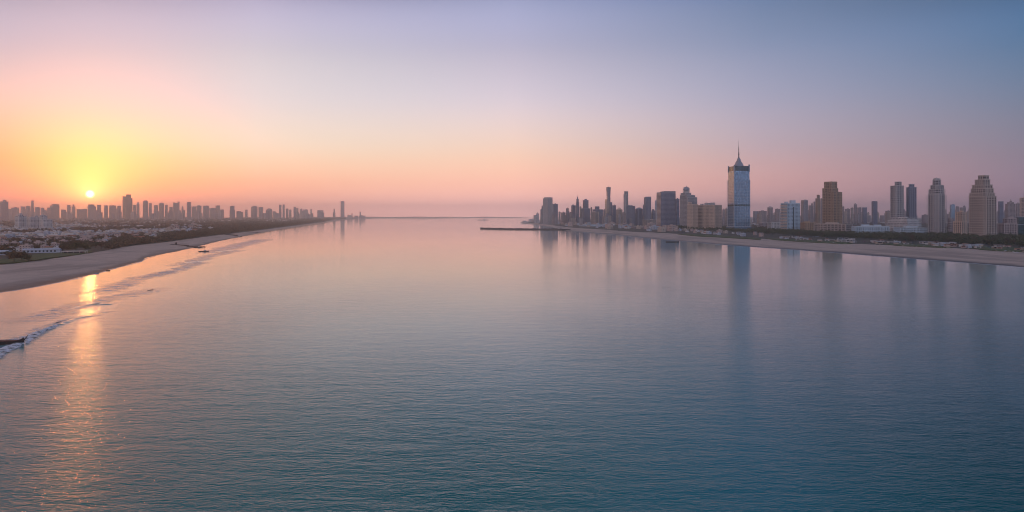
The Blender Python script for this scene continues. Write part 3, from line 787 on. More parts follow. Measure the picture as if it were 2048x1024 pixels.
# faint low blocks that make up the foot of both skylines
rng = random.Random(5)
def small_blocks(n, xr, Dr, yr, grp, lab, mats):
    ms = []
    for k in range(5):
        b = MB(); b.box(-.5, -.5, 0, .5, .5, 1, 0, 1)
        b.box(-.2+.05*k, -.3, 1, .15+.04*k, .2, 1.12+.03*k, 1)
        if k % 2: b.box(.1, -.5, 1, .5, .5, 1.25, 0, 1)
        ms.append(b.mesh('distant_block', [F[mats[k % len(mats)]], ROOF]))
    for i in range(n):
        px = rng.uniform(*xr); D = rng.uniform(*Dr); yt = rng.triangular(yr[0], yr[1], yr[1])
        X, Y = XY(px, D); h = zpy(yt, D)
        w = rng.uniform(3, 9)*D/FP
        # each size is built as its own mesh so window grids keep real metres
        b = MB(); d = rng.uniform(15, 35)
        b.box(-w/2, -d/2, 1.5, w/2, d/2, h, 0, 1)
        if rng.random() < .6: q = rng.uniform(-.3, .2)*w; b.box(q, -d*.3, h, q+w*.25, d*.2, h+rng.uniform(3, 8), 1)
        if rng.random() < .3: b.box(-w*.5, -d*.45, h, -w*.1, d*.4, h+rng.uniform(4, 14), 0, 1)
        o = b.build('distant_block', [F[rng.choice(mats)], ROOF], loc=(X, Y, 0), rz=rng.uniform(-.5, .5))
        tag(o, lab, 'building', grp)
small_blocks(95, (0, 660), (9500, 14000), (416, 429), 'low hazy blocks at the foot of the left skyline', 'low faint block, one of the row at the foot of the left bank towers', ['mauve','grey'])
small_blocks(5, (695, 745), (11500, 13000), (430.4, 431.4), 'tiny blocks on the far spit', 'tiny far block on the low spit past the lone slab', ['mauve'])
small_blocks(60, (1105, 1320), (4300, 5400), (421, 437), 'low blocks between the headland towers', 'low block filling between the headland towers', ['mauve','grey','slate','cream'])
small_blocks(100, (1505, 2048), (4300, 7500), (417, 431), 'hazy low blocks inland of the right bank', 'low hazy block inland behind the right bank towers', ['mauve','grey','cream'])
#==C
# ------------------------------------------------------------------ where land lies, seen along a picture column
def px_of(p): return 1024 + p[0]/p[1]*FP
LIpx = sorted((px_of(p), HZ+FP*CH/p[1], p[1]) for p in LIs if p[1] > 600 and px_of(p) > -60)
RIpx = sorted((px_of(p), HZ+FP*CH/p[1], p[1]) for p in RIs if 700 < p[1] < 6300)
def yedge(tab, px):
    if px <= tab[0][0]: return tab[0][1]
    for a, b in zip(tab, tab[1:]):
        if a[0] <= px <= b[0]: return a[1] + (b[1]-a[1])*(px-a[0])/max(b[0]-a[0], 1e-6)
    return tab[-1][1]
def free(X, Y, r=0.):
    for fx, fy, fr in footprints:
        if (X-fx)**2 + (Y-fy)**2 < (fr+r)**2: return False
    return True
def ground_z(X): return 3.0
rng = random.Random(21)

# hills far beyond the spit
def hills():
    for cx, cy, w, d, h in ((-3900, 19500, 3000, 1300, 118), (-6500, 15500, 3000, 1200, 95), (-1500, 23000, 2300, 900, 96), (5500, 21500, 5200, 1300, 90)):
        b = MB(); rows = []
        for i in range(13):
            v = -1+2*i/12; row = []
            for j in range(61):
                u = -1+2*j/60
                e = max(0, 1-u*u)**.8*max(0, 1-v*v)
                z = h*e*.5*(.72+.5*nz(u*3+cx*.001, v*1.5, 5)) - 3 + 5*nz(u*25, v*8)*e
                row.append((cx+u*w, cy+v*d, z))
            rows.append(row)
        b.grid(rows); tag(b.build('hills', SOIL, smooth=True), kind='structure')
hills()

# ------------------------------------------------------------------ trees
def leaf_mat(name, c1, c2):
    m, t, b = material(name)
    tc = t.new('ShaderNodeTexCoord').outputs['Object']; oi = t.new('ShaderNodeObjectInfo')
    n = t.noise(tc, .45, 3, .6)
    c = t.mix(t.mapr(n, .35, .65), c1, c2)
    c = t.mix(t.m('MULTIPLY', oi.outputs['Random'], .45), c, tuple(v*1.5 for v in (c2[0], c2[1]*.8, c2[2]*.6)))
    t.put(b.inputs['Base Color'], c); b.inputs['Roughness'].default_value = .75
    return m
LEAF = leaf_mat('green_leaves', (.030,.042,.016), (.075,.085,.030))
LEAF2 = leaf_mat('bronze_leaves', (.045,.040,.018), (.11,.075,.035))
BARK = plain('bark', (.09,.065,.045), .95, .3, 2.)
def leafquad(b, p, s, rg, mi=0):
    n = Vector((rg.gauss(0,1), rg.gauss(0,1), rg.gauss(0,1)+.6)).normalized()
    t = n.orthogonal().normalized(); u = n.cross(t); a = rg.uniform(0, PI)
    t, u = t*math.cos(a)+u*math.sin(a), u*math.cos(a)-t*math.sin(a)
    b.quadface([p+t*s, p+u*s*.7, p-t*s*.9, p-u*s*.6], mi)
def tree_mesh(seed, r, h, n, mat):
    rg = random.Random(seed); b = MB()
    b.tube((0,0,-.5), (rg.uniform(-.3,.3),rg.uniform(-.3,.3),h*.45), r*.075, r*.045, 6, 1)
    lobes = []
    for k in range(8):
        an = 2*PI*k/8+rg.uniform(-.4,.4); rr = r*rg.uniform(.25,.62) if k else 0
        c = Vector((rr*math.cos(an), rr*math.sin(an), h*rg.uniform(.5,.78))); lr = r*rg.uniform(.34,.52)
        lobes.append((c, lr)); b.tube((0,0,h*.35), tuple(c), r*.035, r*.012, 4, 1)
    for i in range(n):
        c, lr = rg.choice(lobes)
        d = Vector((rg.gauss(0,1), rg.gauss(0,1), rg.gauss(.2,1))).normalized()*lr*rg.uniform(.55,1.08)
        d.z *= .8
        leafquad(b, c+d, rg.uniform(.055,.13)*r, rg)
    return b.mesh('tree', [mat, BARK])
TREES = [tree_mesh(i, 5.2+.5*(i % 3), 9.5+1.2*(i % 4), 420, LEAF if i % 3 else LEAF2) for i in range(6)]
BIGT = [tree_mesh(50+i, 8.5, 12.5, 1100, LEAF if i % 2 == 0 else LEAF2) for i in range(4)]
def tree(px, py, s, label, group=None, big=False, name='tree', rz=None):
    X, Y = G(px, py); me = rng.choice(BIGT if big else TREES)
    o = inst(name, me, (X, Y, 2.6), rng.uniform(0, 6.28), (s*rng.uniform(.9,1.1), s*rng.uniform(.9,1.1), s*rng.uniform(.85,1.15)))
    return tag(o, label, 'tree', group)
for px, py, s, lab in (
    (28,529,1.0,'dark round tree at the left edge of the lawn, leftmost by the sand'),(43,526,1.05,'broad dark tree beside the lawn, second from the left edge'),(54,527,.75,'small dark tree at the lawn corner where the sand path begins'),
    (125,507,.8,'bronze tree left of the large trees behind the white flat pavilion'),(137,506,.65,'small tree between bronze tree and the large crown behind the pavilion'),
    (151,507,1.1,'large broad tree straight behind the white flat pavilion'),(170,506,1.05,'large tree over the right end of the white flat pavilion'),
    (191,499,.9,'round bronze tree among the small houses right of the pavilion'),(202,498,.75,'smaller tree touching the round bronze tree'),
    (223,493,.85,'tree left of the pair standing at the edge of the houses'),(238,492,.95,'taller tree right of the pair at the edge of the houses'),
    (30,489,.9,'dark tree between the long pale sheds and the far woods'),(80,489,.9,'dark tree behind the long blue shed'),(104,490,.95,'broad tree behind the right end of the long blue shed')):
    tree(px, py, s, lab, big=True)
nL = 0
while nL < 118:       # scrub trees in a belt along the left beach
    px = rng.uniform(0, 460); e = yedge(LIpx, px)
    if px < 200: py = e-rng.uniform(14, 34)
    else: py = e-rng.uniform(1.2, 14)
    X, Y = G(px, py)
    if px < 120 and rng.random() < .6: continue
    if nz(X*.008, Y*.003, 9) < -.12: continue
    tree(px, py, rng.uniform(.6, 1.0), 'low scrubby tree in the belt between the left beach and the houses', 'scrub trees along the left beach'); nL += 1
nR = 0
while nR < 165:
    px = rng.uniform(1500, 2075); e = yedge(RIpx, min(px, 2048)) + max(0, px-2048)*.06
    lo = 9; hi = 13+8*(px-1500)/550
    py = e-rng.triangular(lo, hi, lo+1)
    X, Y = G(px, py)
    if not free(X, Y, 3): continue
    tree(px, py, rng.uniform(.8, 1.25), 'dark tree in the thick belt between the right beach and the towers', 'trees in the belt behind the right beach'); nR += 1
def woods(name, n, sampler, mat, sz=(3.2, 5.5)):
    b = MB(); k = 0; rg = random.Random(n)
    while k < n:
        q = sampler(rg)
        if q is None: continue
        X, Y, s = q; h = rg.uniform(5, 10)*s; r = rg.uniform(3.5, 6.5)*s; k += 1
        nq = 26 if Y < 2600 else 12
        for i in range(nq):
            d = Vector((rg.gauss(0,1), rg.gauss(0,1), abs(rg.gauss(0,1)))).normalized()
            leafquad(b, Vector((X+d.x*r, Y+d.y*r, 3.+h*.3+d.z*h*.7)), rg.uniform(*sz)*.35*s*(1. if Y < 2600 else 1.5), rg)
    return tag(b.build(name, mat), kind='stuff')
def samp_right(rg):
    px = rg.uniform(1330, 2120); e = yedge(RIpx, min(px, 2048)) + max(0, px-2048)*.06
    k = (px-1330)/720
    py = e-rg.uniform(9.5+1.5*(1-k), 17+14*k)
    X, Y = G(px, py)
    return (X, Y, 1.15) if free(X, Y, 2) else None
woods('woodland', 2600, samp_right, LEAF)
def samp_left(rg):
    px = rg.uniform(-40, 690); e = yedge(LIpx, px)
    py = e - (rg.random()**1.5)*(e-438.5) - .7
    X, Y = G(px, py)
    f = nz(X*.0016, Y*.0007, 2)+.5*nz(X*.006, Y*.002, 7)
    if px < 215 and py > e-10: return None
    if e-py > 9 and f < -.16: return None
    return (X, Y, 1.0+max(0, Y-2000)/5000)
woods('woodland', 7600, samp_left, LEAF2)
def samp_inland(rg):
    px = rg.uniform(1505, 2060); py = rg.uniform(438, 462); X, Y = G(px, py)
    f = nz(X*.0016, Y*.0009, 12)
    return (X, Y, 1.3) if f > -.1 and free(X, Y, 2) else None
woods('woodland', 900, samp_inland, LEAF2)

# ------------------------------------------------------------------ lawns
def lawn(pts, z=3.06):
    X0 = [G(*p) for p in pts]; s = spline(X0 + [X0[0]], 6)[:-1]
    b = MB(); cx = sum(p[0] for p in s)/len(s); cy = sum(p[1] for p in s)/len(s)
    n = len(s); i = 0; b.v = [(cx, cy, z+.1)] + [(p[0], p[1], z) for p in s] + [(p[0], p[1], z-1.) for p in s]
    for k in range(n):
        b.f.append((0, 1+k, 1+(k+1) % n)); b.mi.append(0)
        b.f.append((1+k, 1+n+k, 1+n+(k+1) % n, 1+(k+1) % n)); b.mi.append(0)
    tag(b.build('grass', GRASS), kind='stuff')
lawn([(56,516),(60,526),(95,521.5),(140,515.5),(182,508.5),(176,505),(130,509),(85,512)], 3.75)
lawn([(0,524),(-20,533),(20,531),(56,527.5),(50,522)], 3.75)
lawn([(1355,470.5),(1400,475),(1440,477),(1490,480),(1520,481.5),(1512,478.5),(1450,474),(1390,470.5)], 3.7)
lawn([(1530,479),(1560,483.2),(1650,489),(1700,490.5),(1690,487.5),(1620,483)], 3.7)
lawn([(1760,489),(1790,494),(1850,497.2),(1900,499),(1890,496),(1820,491)], 3.7)
lawn([(1940,496),(1960,502.5),(2048,508.2),(2090,510),(2080,503),(2000,497.5)], 3.7)

# ------------------------------------------------------------------ houses
WALLS = [plain('whitewashed_wall', (.58,.56,.54), .85, .12, .4), plain('pale_blue_wall', (.42,.46,.52), .85, .15, .4), plain('sandy_wall', (.46,.38,.31), .85, .15, .4), plain('pinkish_wall', (.48,.36,.32), .85, .15, .4)]
ROOFS = [plain('pale_roof', (.40,.39,.39), .8, .2, .5), plain('tile_roof', (.30,.13,.08), .85, .25, .5), plain('metal_sheet_roof', (.46,.52,.60), .45, .15, .3), plain('grey_roof', (.22,.21,.21), .9, .2, .5)]
DARK = plain('window_dark', (.03,.035,.045), .2, .2, 1.)
def house_mesh(seed, w, d, h, gable):
    rg = random.Random(seed); b = MB()
    b.box(-w/2, -d/2, -1, w/2, d/2, h, 0, 1)
    if gable:
        e = .5; z1 = h+w*.16
        b.quadface([(-w/2-e,-d/2-e,h-.1),(w/2+e,-d/2-e,h-.1),(w/2+e,0,z1),(-w/2-e,0,z1)], 1)
        b.quadface([(w/2+e,d/2+e,h-.1),(-w/2-e,d/2+e,h-.1),(-w/2-e,0,z1),(w/2+e,0,z1)], 1)
        for s in (-1, 1): b.quadface([(s*w/2,-d/2,h+.02),(s*w/2,d/2,h+.02),(s*w/2,0,z1-.1)], 0)
    else:
        for a in ((-w/2-.1,-d/2-.1,w/2+.1,-d/2+.25),(-w/2-.1,d/2-.25,w/2+.1,d/2+.1),(-w/2-.1,-d/2+.25,-w/2+.25,d/2-.25),(w/2-.25,-d/2+.25,w/2+.1,d/2-.25)):
            b.box(a[0], a[1], h-.3, a[2], a[3], h+.8, 0)
        q = rg.uniform(-.3,.1)*w; b.box(q, -d*.2, h, q+w*.3, d*.3, h+2.6, 0, 1)
    fl = max(1, int(h/3)); n = max(2, int(w/3.2))
    for f in range(fl):
        for k in range(n):
            if f == 0 and k == n//2: b.box(-w/2+w*(k+.3)/n, -d/2-.05, 0, -w/2+w*(k+.3)/n+1.1, -d/2+.02, 2.2, 2)
            else: b.box(-w/2+w*(k+.25)/n, -d/2-.05, 1+f*3, -w/2+w*(k+.25)/n+1.4, -d/2+.02, 2.3+f*3, 2)
        for k in range(max(1, int(d/4))):
            for s in (-1, 1): b.box(s*w/2-.03, -d/2+1.2+k*4, 1+f*3, s*w/2+.03, -d/2+2.6+k*4, 2.3+f*3, 2)
    return b.mesh('house', [WALLS[seed % 4], ROOFS[(seed*7+seed//3) % 4], DARK])
HM = [house_mesh(i, 9+(i*5 % 7), 7+(i*3 % 5), (4, 6.5, 7, 9.5)[i % 4], i % 3 == 1) for i in range(12)]
hn = 0
def house(px, py, label, group, s=1., name='house', z=3.):
    global hn
    X, Y = G(px, py)
    if not free(X, Y, 6): return False
    footprints.append((X, Y, 6*s))
    tag(inst(name, rng.choice(HM), (X, Y, z), rng.choice((0, PI/2))+.35+rng.uniform(-.15,.15), s), label, 'house', group); hn += 1
    return True
def fill(n, xr, yr, label, group, s=(.8,1.3), edge=None, z=3.):
    k = tries = 0
    while k < n and tries < n*40:
        tries += 1; px = rng.uniform(*xr); py = rng.uniform(*yr)
        if edge: py = yedge(edge, px) - py
        if house(px, py, label, group, rng.uniform(*s), z=z): k += 1
fill(46, (-10,125), (483,507), 'small pale house in the settlement left of the long sheds and lawn', 'small houses behind the left lawn')
fill(48, (120,235), (476,494), 'small pale house in the settlement behind the white pavilion', 'small houses behind the white pavilion')
fill(40, (225,320), (464,483), 'small whitish house in the cluster behind the scrub belt, short of the first jetty', 'white houses in the middle cluster', (.9,1.5))
fill(34, (335,400), (454,468), 'bright small house in the far cluster behind the scrub belt above the first jetty', 'white houses in the far cluster', (1.2,2.0))
fill(70, (1110,1350), (2,13), 'small pale building in the low front row below the headland towers', 'low front row below the headland towers', (1.2,2.2), RIpx)
fill(30, (1345,1540), (3.5,8), 'small pinkish pavilion between the tree belt and the right beach lawn', 'pavilions below the ribbed slab', (.7,1.1), RIpx)
fill(26, (1060,1112), (2,7), 'small hazy house on the headland tip', 'small houses on the headland tip', (1.6,2.6), RIpx)
def stuffhouses(n, sampler, grp):
    b = MB(); rg = random.Random(n+3); k = 0
    while k < n:
        q = sampler(rg)
        if q is None: continue
        X, Y = q; k += 1
        w, d, h = rg.uniform(8,24), rg.uniform(8,16), rg.uniform(4,11)
        if rg.random() < .06: w *= 2.4; h *= .9
        b.box(X-w/2, Y-d/2, 1.5, X+w/2, Y+d/2, 3+h, rg.choice((0,0,1,2,3)), 4+rg.choice((0,0,0,1,2,3)))
        if rg.random() < .5: q = rg.uniform(-.3,.1)*w; b.box(X+q, Y-d*.3, 3+h, X+q+w*.3, Y+d*.2, 3+h+3, rg.choice((0,2)))
        b.box(X-w*.4, Y-d/2-.05, 5, X+w*.4, Y-d/2+.1, 6.5, 8)
    tag(b.build('housing', WALLS+ROOFS+[DARK]), kind='stuff')
def sh_left(rg):
    px = rg.uniform(-30, 660); e = yedge(LIpx, px); py = 437.5 + (min(e-9, 478)-437.5)*rg.random()**1.3
    if py > e-4: return None
    X, Y = G(px, py)
    f = nz(X*.0016, Y*.0007, 2)+.5*nz(X*.006, Y*.002, 7)
    if f > -.08 or not free(X, Y, 6): return None
    return X, Y
stuffhouses(1000, sh_left, '')
def sh_right(rg):
    px = rg.uniform(1505, 2060); py = rg.uniform(437.5, 456 if px < 1600 else 449); X, Y = G(px, py)
    return (X, Y) if free(X, Y, 6) else None
stuffhouses(650, sh_right, '')

# ------------------------------------------------------------------ long sheds and the flat pavilion on the left
def shed(px0, px1, py, h, label, wall, roof, depth=13, rz=.25):
    X, Y = G((px0+px1)/2, py); w = (px1-px0)/FP*Y; r = empty('shed', (X, Y, 3), rz); tag(r, label, 'shed')
    b = MB(); b.box(-w/2, -depth/2, -1, w/2, depth/2, h); b.build('wall', wall, r)
    b = MB(); e = .8
    n = max(2, int(w/16))
    for k in range(n):
        x0, x1 = -w/2+w*k/n, -w/2+w*(k+1)/n; z = h+.02
        b.prism([(x0,-depth/2-e),(x1-.3,-depth/2-e),(x1-.3,depth/2+e),(x0,depth/2+e)], z, z+.25+.15*(k % 2))
        b.quadface([(x0,-depth/2-e,z+.45),(x1-.3,-depth/2-e,z+.45),(x1-.3,0,z+2.2),(x0,0,z+2.2)])
        b.quadface([(x1-.3,depth/2+e,z+.45),(x0,depth/2+e,z+.45),(x0,0,z+2.2),(x1-.3,0,z+2.2)])
    b.build('roof', roof, r)
    for k in range(int(w/5)):
        b = MB(); x = -w/2+2+k*5; b.box(x, -depth/2-.06, 1.2, x+2.2, -depth/2+.02, h-.8); b.build('window', DARK, r)
shed(-12, 18, 514, 5, 'pale blue shed cut off by the left edge, next to the lawn', WALLS[1], ROOFS[2])
shed(52, 116, 509, 4.5, 'long blue-roofed shed behind the lawn', WALLS[1], ROOFS[2], 14, .42)
shed(20, 62, 504.5, 4.5, 'white-roofed shed behind the dark trees by the lawn', WALLS[0], ROOFS[0], 13, .3)
shed(30, 96, 498, 4.2, 'long thin white-roofed shed, farthest of the shed rows', WALLS[0], ROOFS[0], 10, .3)
shed(92, 134, 491, 4.2, 'short white-roofed shed behind the bronze tree', WALLS[0], ROOFS[0], 12, .3)
def pavilion():
    X, Y = G(149, 511); r = empty('pavilion', (X, Y, 3.4), .32); tag(r, 'open pavilion with thin white flat roof on the lawn edge', 'pavilion')
    b = MB(); b.box(-17, -5, 3.0, 17, 5, 3.5); b.box(-12, -3, 3.52, 10, 3, 3.8); b.build('roof', WHITE, r)
    for x in (-16,-8,0,8,16):
        for y in (-4.4, 4.4):
            b = MB(); b.box(x-.2, y-.2, -.4, x+.2, y+.2, 2.99); b.build('column', CONC, r)
    b = MB(); b.box(-14, -2, -.4, 12, 4, 2.6); b.build('wall', DARK, r)
pavilion()

# ------------------------------------------------------------------ huts, parasols and cars behind the right beach
def hut_mesh(i):
    b = MB(); w = 6+i % 3*2.5; b.box(-w/2, -2.5, -.6, w/2, 2.5, 2.6, 0); b.box(-w/2-.5, -3.2, 2.6, w/2+.5, 3, 2.85, 1)
    b.box(-w/2-.3, -4.6, 2.3, w/2+.3, -3.2, 2.45, 1)
    for x in (-w/2+.1, 0, w/2-.3): b.box(x, -4.5, -.6, x+.15, -4.35, 2.3, 0)
    b.box(-w*.3, -2.55, .8, w*.3, -2.48, 2.1, 2)
    return b.mesh('beach_hut', [WALLS[i % 4], ROOFS[(0,2,0,1)[i % 4]], DARK])
HUTS = [hut_mesh(i) for i in range(5)]
def car_mesh(i):
    c = [(.6,.6,.6),(.05,.05,.06),(.25,.26,.28),(.35,.05,.04),(.08,.12,.25)][i]
    P = plain('car_paint_%d' % i, c, .3, .05, 1.); b = MB()
    side = [(-2.2,.35),(2.2,.35),(2.25,.8),(1.3,.95),(.7,1.45),(-1.2,1.45),(-1.9,.95),(-2.25,.85)]
    n = len(side); k = len(b.v)
    for y in (-.88, .88):
        for x, z in side: b.v.append((x, y*(.82 if z > 1.2 else 1), z))
    for j in range(n): b.f.append((k+j, k+(j+1) % n, k+n+(j+1) % n, k+n+j)); b.mi.append(1 if j in (3, 5) else 0)
    b.f.append(tuple(k+j for j in reversed(range(n)))); b.mi.append(0); b.f.append(tuple(k+n+j for j in range(n))); b.mi.append(0)
    for s in (-1, 1):
        b.box(-1.5, s*.87-.02, .98, .95, s*.87+.02, 1.3, 1)
        for x in (-1.35, 1.4): b.tube((x, s*.7, .33), (x, s*.92, .33), .33, .33, 10, 2)
    return b.mesh('parked_car', [P, DARK, plain('tyre_rubber', (.03,.03,.03), .9, .1, 1.)])
CARS = [car_mesh(i) for i in range(5)]
k = 0
while k < 95:
    px = rng.uniform(1560, 2060); e = yedge(RIpx, min(px, 2048))
    if nz(px*.02, 4) < -.22: continue
    py = e-rng.uniform(1.5, 8.2); X, Y = G(px, py)
    if not free(X, Y, 5): continue
    footprints.append((X, Y, 4)); k += 1
    tag(inst('beach_hut', rng.choice(HUTS), (X, Y, 3.5), -.25+rng.uniform(-.2,.2)+rng.choice((0,0,PI/2)), rng.uniform(.9,1.5)), 'small beach hut in the line between the tree belt and the right beach', 'hut', 'beach huts behind the right beach')
k = 0
while k < 60:
    px = rng.uniform(1600, 2060); e = yedge(RIpx, min(px, 2048)); py = e-rng.uniform(1, 8.5); X, Y = G(px, py)
    if not free(X, Y, 2.5): continue
    footprints.append((X, Y, 2.5)); k += 1
    tag(inst('parked_car', rng.choice(CARS), (X, Y, 3.15), rng.uniform(-.3,.3)+rng.choice((0,PI/2))), 'small parked car among the huts behind the right beach', 'car', 'cars parked behind the right beach')
def parasol_mesh(i):
    b = MB(); b.tube((0,0,-.6), (0,0,2.3), .05, .04, 5, 1); b.tube((0,0,1.95), (0,0,2.6), 1.7, .05, 8, 0)
    return b.mesh('beach_parasol', [WALLS[i], STEEL])
PM = [parasol_mesh(i) for i in range(4)]
for k in range(70):
    px = rng.uniform(1560, 2050); e = yedge(RIpx, px); X, Y = G(px, e+rng.uniform(.5, 6))
    tag(inst('beach_parasol', rng.choice(PM), (X, Y, 2.35), 0, rng.uniform(.8,1.3)), 'tiny pale parasol on the upper sand of the right beach', 'parasol', 'parasols on the right beach')

# ------------------------------------------------------------------ surf
def foam_mat(name, scale, thr, stretch=(1,1,1)):
    m = bpy.data.materials.new(name); m.use_nodes = True; t = NT(m.node_tree); b = t.n['Principled BSDF']
    tc = t.new('ShaderNodeTexCoord').outputs['Object']; uv = t.new('ShaderNodeTexCoord').outputs['UV']
    n = t.noise(t.vscale(tc, stretch, (0,0,.9)), scale, 6, .7, .4); n2 = t.noise(tc, scale*6, 3, .7)
    at = t.new('ShaderNodeAttribute', attribute_name='edge', attribute_type='GEOMETRY').outputs['Fac']
    f = t.m('ADD', t.m('MULTIPLY', t.mapr(n, thr, thr+.16), 1.), t.m('MULTIPLY', n2, .25))
    f = t.m('MULTIPLY', f, at, clamp=True)
    b.inputs['Base Color'].default_value = (.72,.76,.80,1); b.inputs['Roughness'].default_value = .7
    tr = t.new('ShaderNodeBsdfTransparent'); mx = t.new('ShaderNodeMixShader')
    t.put(mx.inputs[0], f); t.l.new(tr.outputs[0], mx.inputs[1]); t.l.new(b.outputs[0], mx.inputs[2])
    t.l.new(mx.outputs[0], t.n['Material Output'].inputs['Surface'])
    return m
FOAM = foam_mat('surf_foam', .35, .42); FOAM2 = foam_mat('thin_foam', .16, .52, (.5,1.6,1))
def foam_strip(pts, width, mat, z=.03, hump=0., strength=1., taper=True, name='surf'):
    s = spline(pts, 26); b = MB(); rows = []; edge = []
    n = len(s)
    for i, p in enumerate(s):
        a = Vector(s[max(0, i-1)]); c = Vector(s[min(n-1, i+1)]); t = (c-a).normalized(); nr = Vector((-t.y, t.x))
        e = min(1, 6*min(i, n-1-i)/n) if taper else 1
        w = width(i/(n-1)) if callable(width) else width
        w *= .8+.5*nz(i*.35, 2.2)
        row = []
        for k in range(7):
            u = -1+k/3
            row.append((p[0]+nr.x*w*u*.5, p[1]+nr.y*w*u*.5, z+hump*e*math.cos(u*PI/2)**2)); edge.append(max(0, (1-abs(u))*2.2 if abs(u) > .5 else 1.1)*e*strength if abs(u) < 1 else 0)
        rows.append(row)
    b.grid(rows); o = b.build(name, mat, smooth=True)
    at = o.data.attributes.new('edge', 'FLOAT', 'POINT'); at.data.foreach_set('value', edge)
    return tag(o, kind='stuff')
def ridge(pts, width, h, name='wave'):
    s = spline(pts, 20); b = MB(); rows = []; n = len(s)
    for i, p in enumerate(s):
        a = Vector(s[max(0, i-1)]); c = Vector(s[min(n-1, i+1)]); t = (c-a).normalized(); nr = Vector((-t.y, t.x))
        e = math.sin(PI*i/(n-1))**.7; row = []
        for k in range(13):
            u = -1+k/6; hh = h*e*(.8+.4*nz(i*.2, 1.))
            skew = .25*math.cos(u*PI/2)
            row.append((p[0]+nr.x*width*(u*.5+skew*.5), p[1]+nr.y*width*(u*.5+skew*.5), -.04+hh*math.cos(u*PI/2)**2))
        rows.append(row)
    b.grid(rows); return tag(b.build(name, _mats['water'], smooth=True), kind='structure')
def GP(*ps): return [G(*p) for p in ps]
ridge(GP((-60,742),(0,707),(47,688),(78,667),(104,656),(131,646),(156,637),(187,631.5),(215,628)), 7, .75)
ridge(GP((140,620),(165,613),(190,608.5),(216,609),(235,606)), 7, .7)
ridge(GP((150,652),(175,642),(200,636)), 5, .3)
ridge(GP((365,526),(385,524),(400,523),(430,519)), 9, .6)
ridge(GP((430,504),(450,502),(468,500.5)), 9, .5)
foam_strip(GP((-80,755),(-30,722),(0,704),(30,692),(50,683),(70,670),(90,661),(112,652),(135,644)), lambda u: 15-10*u, FOAM, .14, .8, 1.3)
foam_strip(GP((-40,714),(0,696),(40,680),(75,664),(100,652),(125,642),(150,634)), lambda u: 20-11*u, FOAM2, .06, 0, 1.2)
foam_strip(GP((95,652),(120,645),(150,637),(190,628),(230,622)), 6, FOAM2, .03)
foam_strip(GP((20,650),(90,632),(150,614),(215,598),(275,586),(330,575)), 34, FOAM2, .025, 0, .9)
foam_strip(GP((180,590),(230,575),(280,556),(320,548),(355,540)), 36, FOAM2, .03, 0, 1.2)
foam_strip(GP((290,556),(320,549),(350,541),(385,530),(410,523)), 32, FOAM2, .035, 0, 1.4)
foam_strip(GP((350,533),(390,522),(420,512),(450,506),(480,499)), 42, FOAM2, .03, 0, 1.4)
foam_strip(GP((420,508),(450,498),(480,490),(510,483),(530,478)), 70, FOAM2, .03, 0, 1.5)
# swash lines along both beaches
def swash(line, lo, hi, off, width, strength, mat=FOAM):
    P = [(p[0]+off, p[1]) for p in line if lo < p[1] < hi]
    foam_strip(P[::4], width, mat, .04, 0, strength, taper=True)
swash(RWs, 640, 1900, -1.5, lambda u: 5.5, 1.5)
swash(RWs, 1800, 2900, -2, lambda u: 7, .9)
swash(LWs, 420, 1200, 1.5, lambda u: 4.5, 1.)

# ------------------------------------------------------------------ boats, jetties, breakwater
WOOD = plain('dark_tarred_wood', (.035,.022,.018), .6, .4, 2.); WOOD2 = plain('weathered_planks', (.26,.15,.12), .8, .35, 3.); REDW = plain('reddish_planks', (.12,.035,.03), .7, .3, 3.)
def hull_mesh(L, Bm, H, bow=.9, n=22, t=.1, rise=1.4):
    """open boat shell along x, bow at +x: outer and inner skins joined by a gunwale"""
    b = MB(); outer = []; inner = []
    for i in range(n+1):
        u = i/n; x = -L/2+L*u
        w = Bm/2*max(.03, (math.sin(PI*min(1, .12+u*.88))**.6 if u > .45 else (.55+.45*math.sin(PI*u/.9)**.8)))
        if u > .93: w *= (1-u)/.07*.9+.1
        sh = H*(1+ (rise-1)*abs(2*u-1)**3 + (bow*.5 if u > .9 else 0)*(max(0., u-.9)/.1)**1.5)
        ro, ri = [], []
        for k in range(9):
            a = -PI/2+PI*k/8; s = math.sin(a); c = math.cos(a)
            ro.append((x, w*(abs(s)**.8)*math.copysign(1, s), sh-(sh+.45)*max(0, c)**.55))
            wi = max(.01, w-t)
            ri.append((x, wi*(abs(s)**.8)*math.copysign(1, s), sh-(sh-.15)*max(0, c)**.55-.02))
        outer.append(ro); inner.append(ri)
    b.grid(outer, 0); b.grid([r[::-1] for r in inner], 1)
    for i in range(n):
        for s in (0, 8):
            b.quadface([outer[i][s], outer[i+1][s], inner[i+1][s], inner[i][s]], 0)
    b.quadface([p for p in outer[0]], 0)
    return b, outer
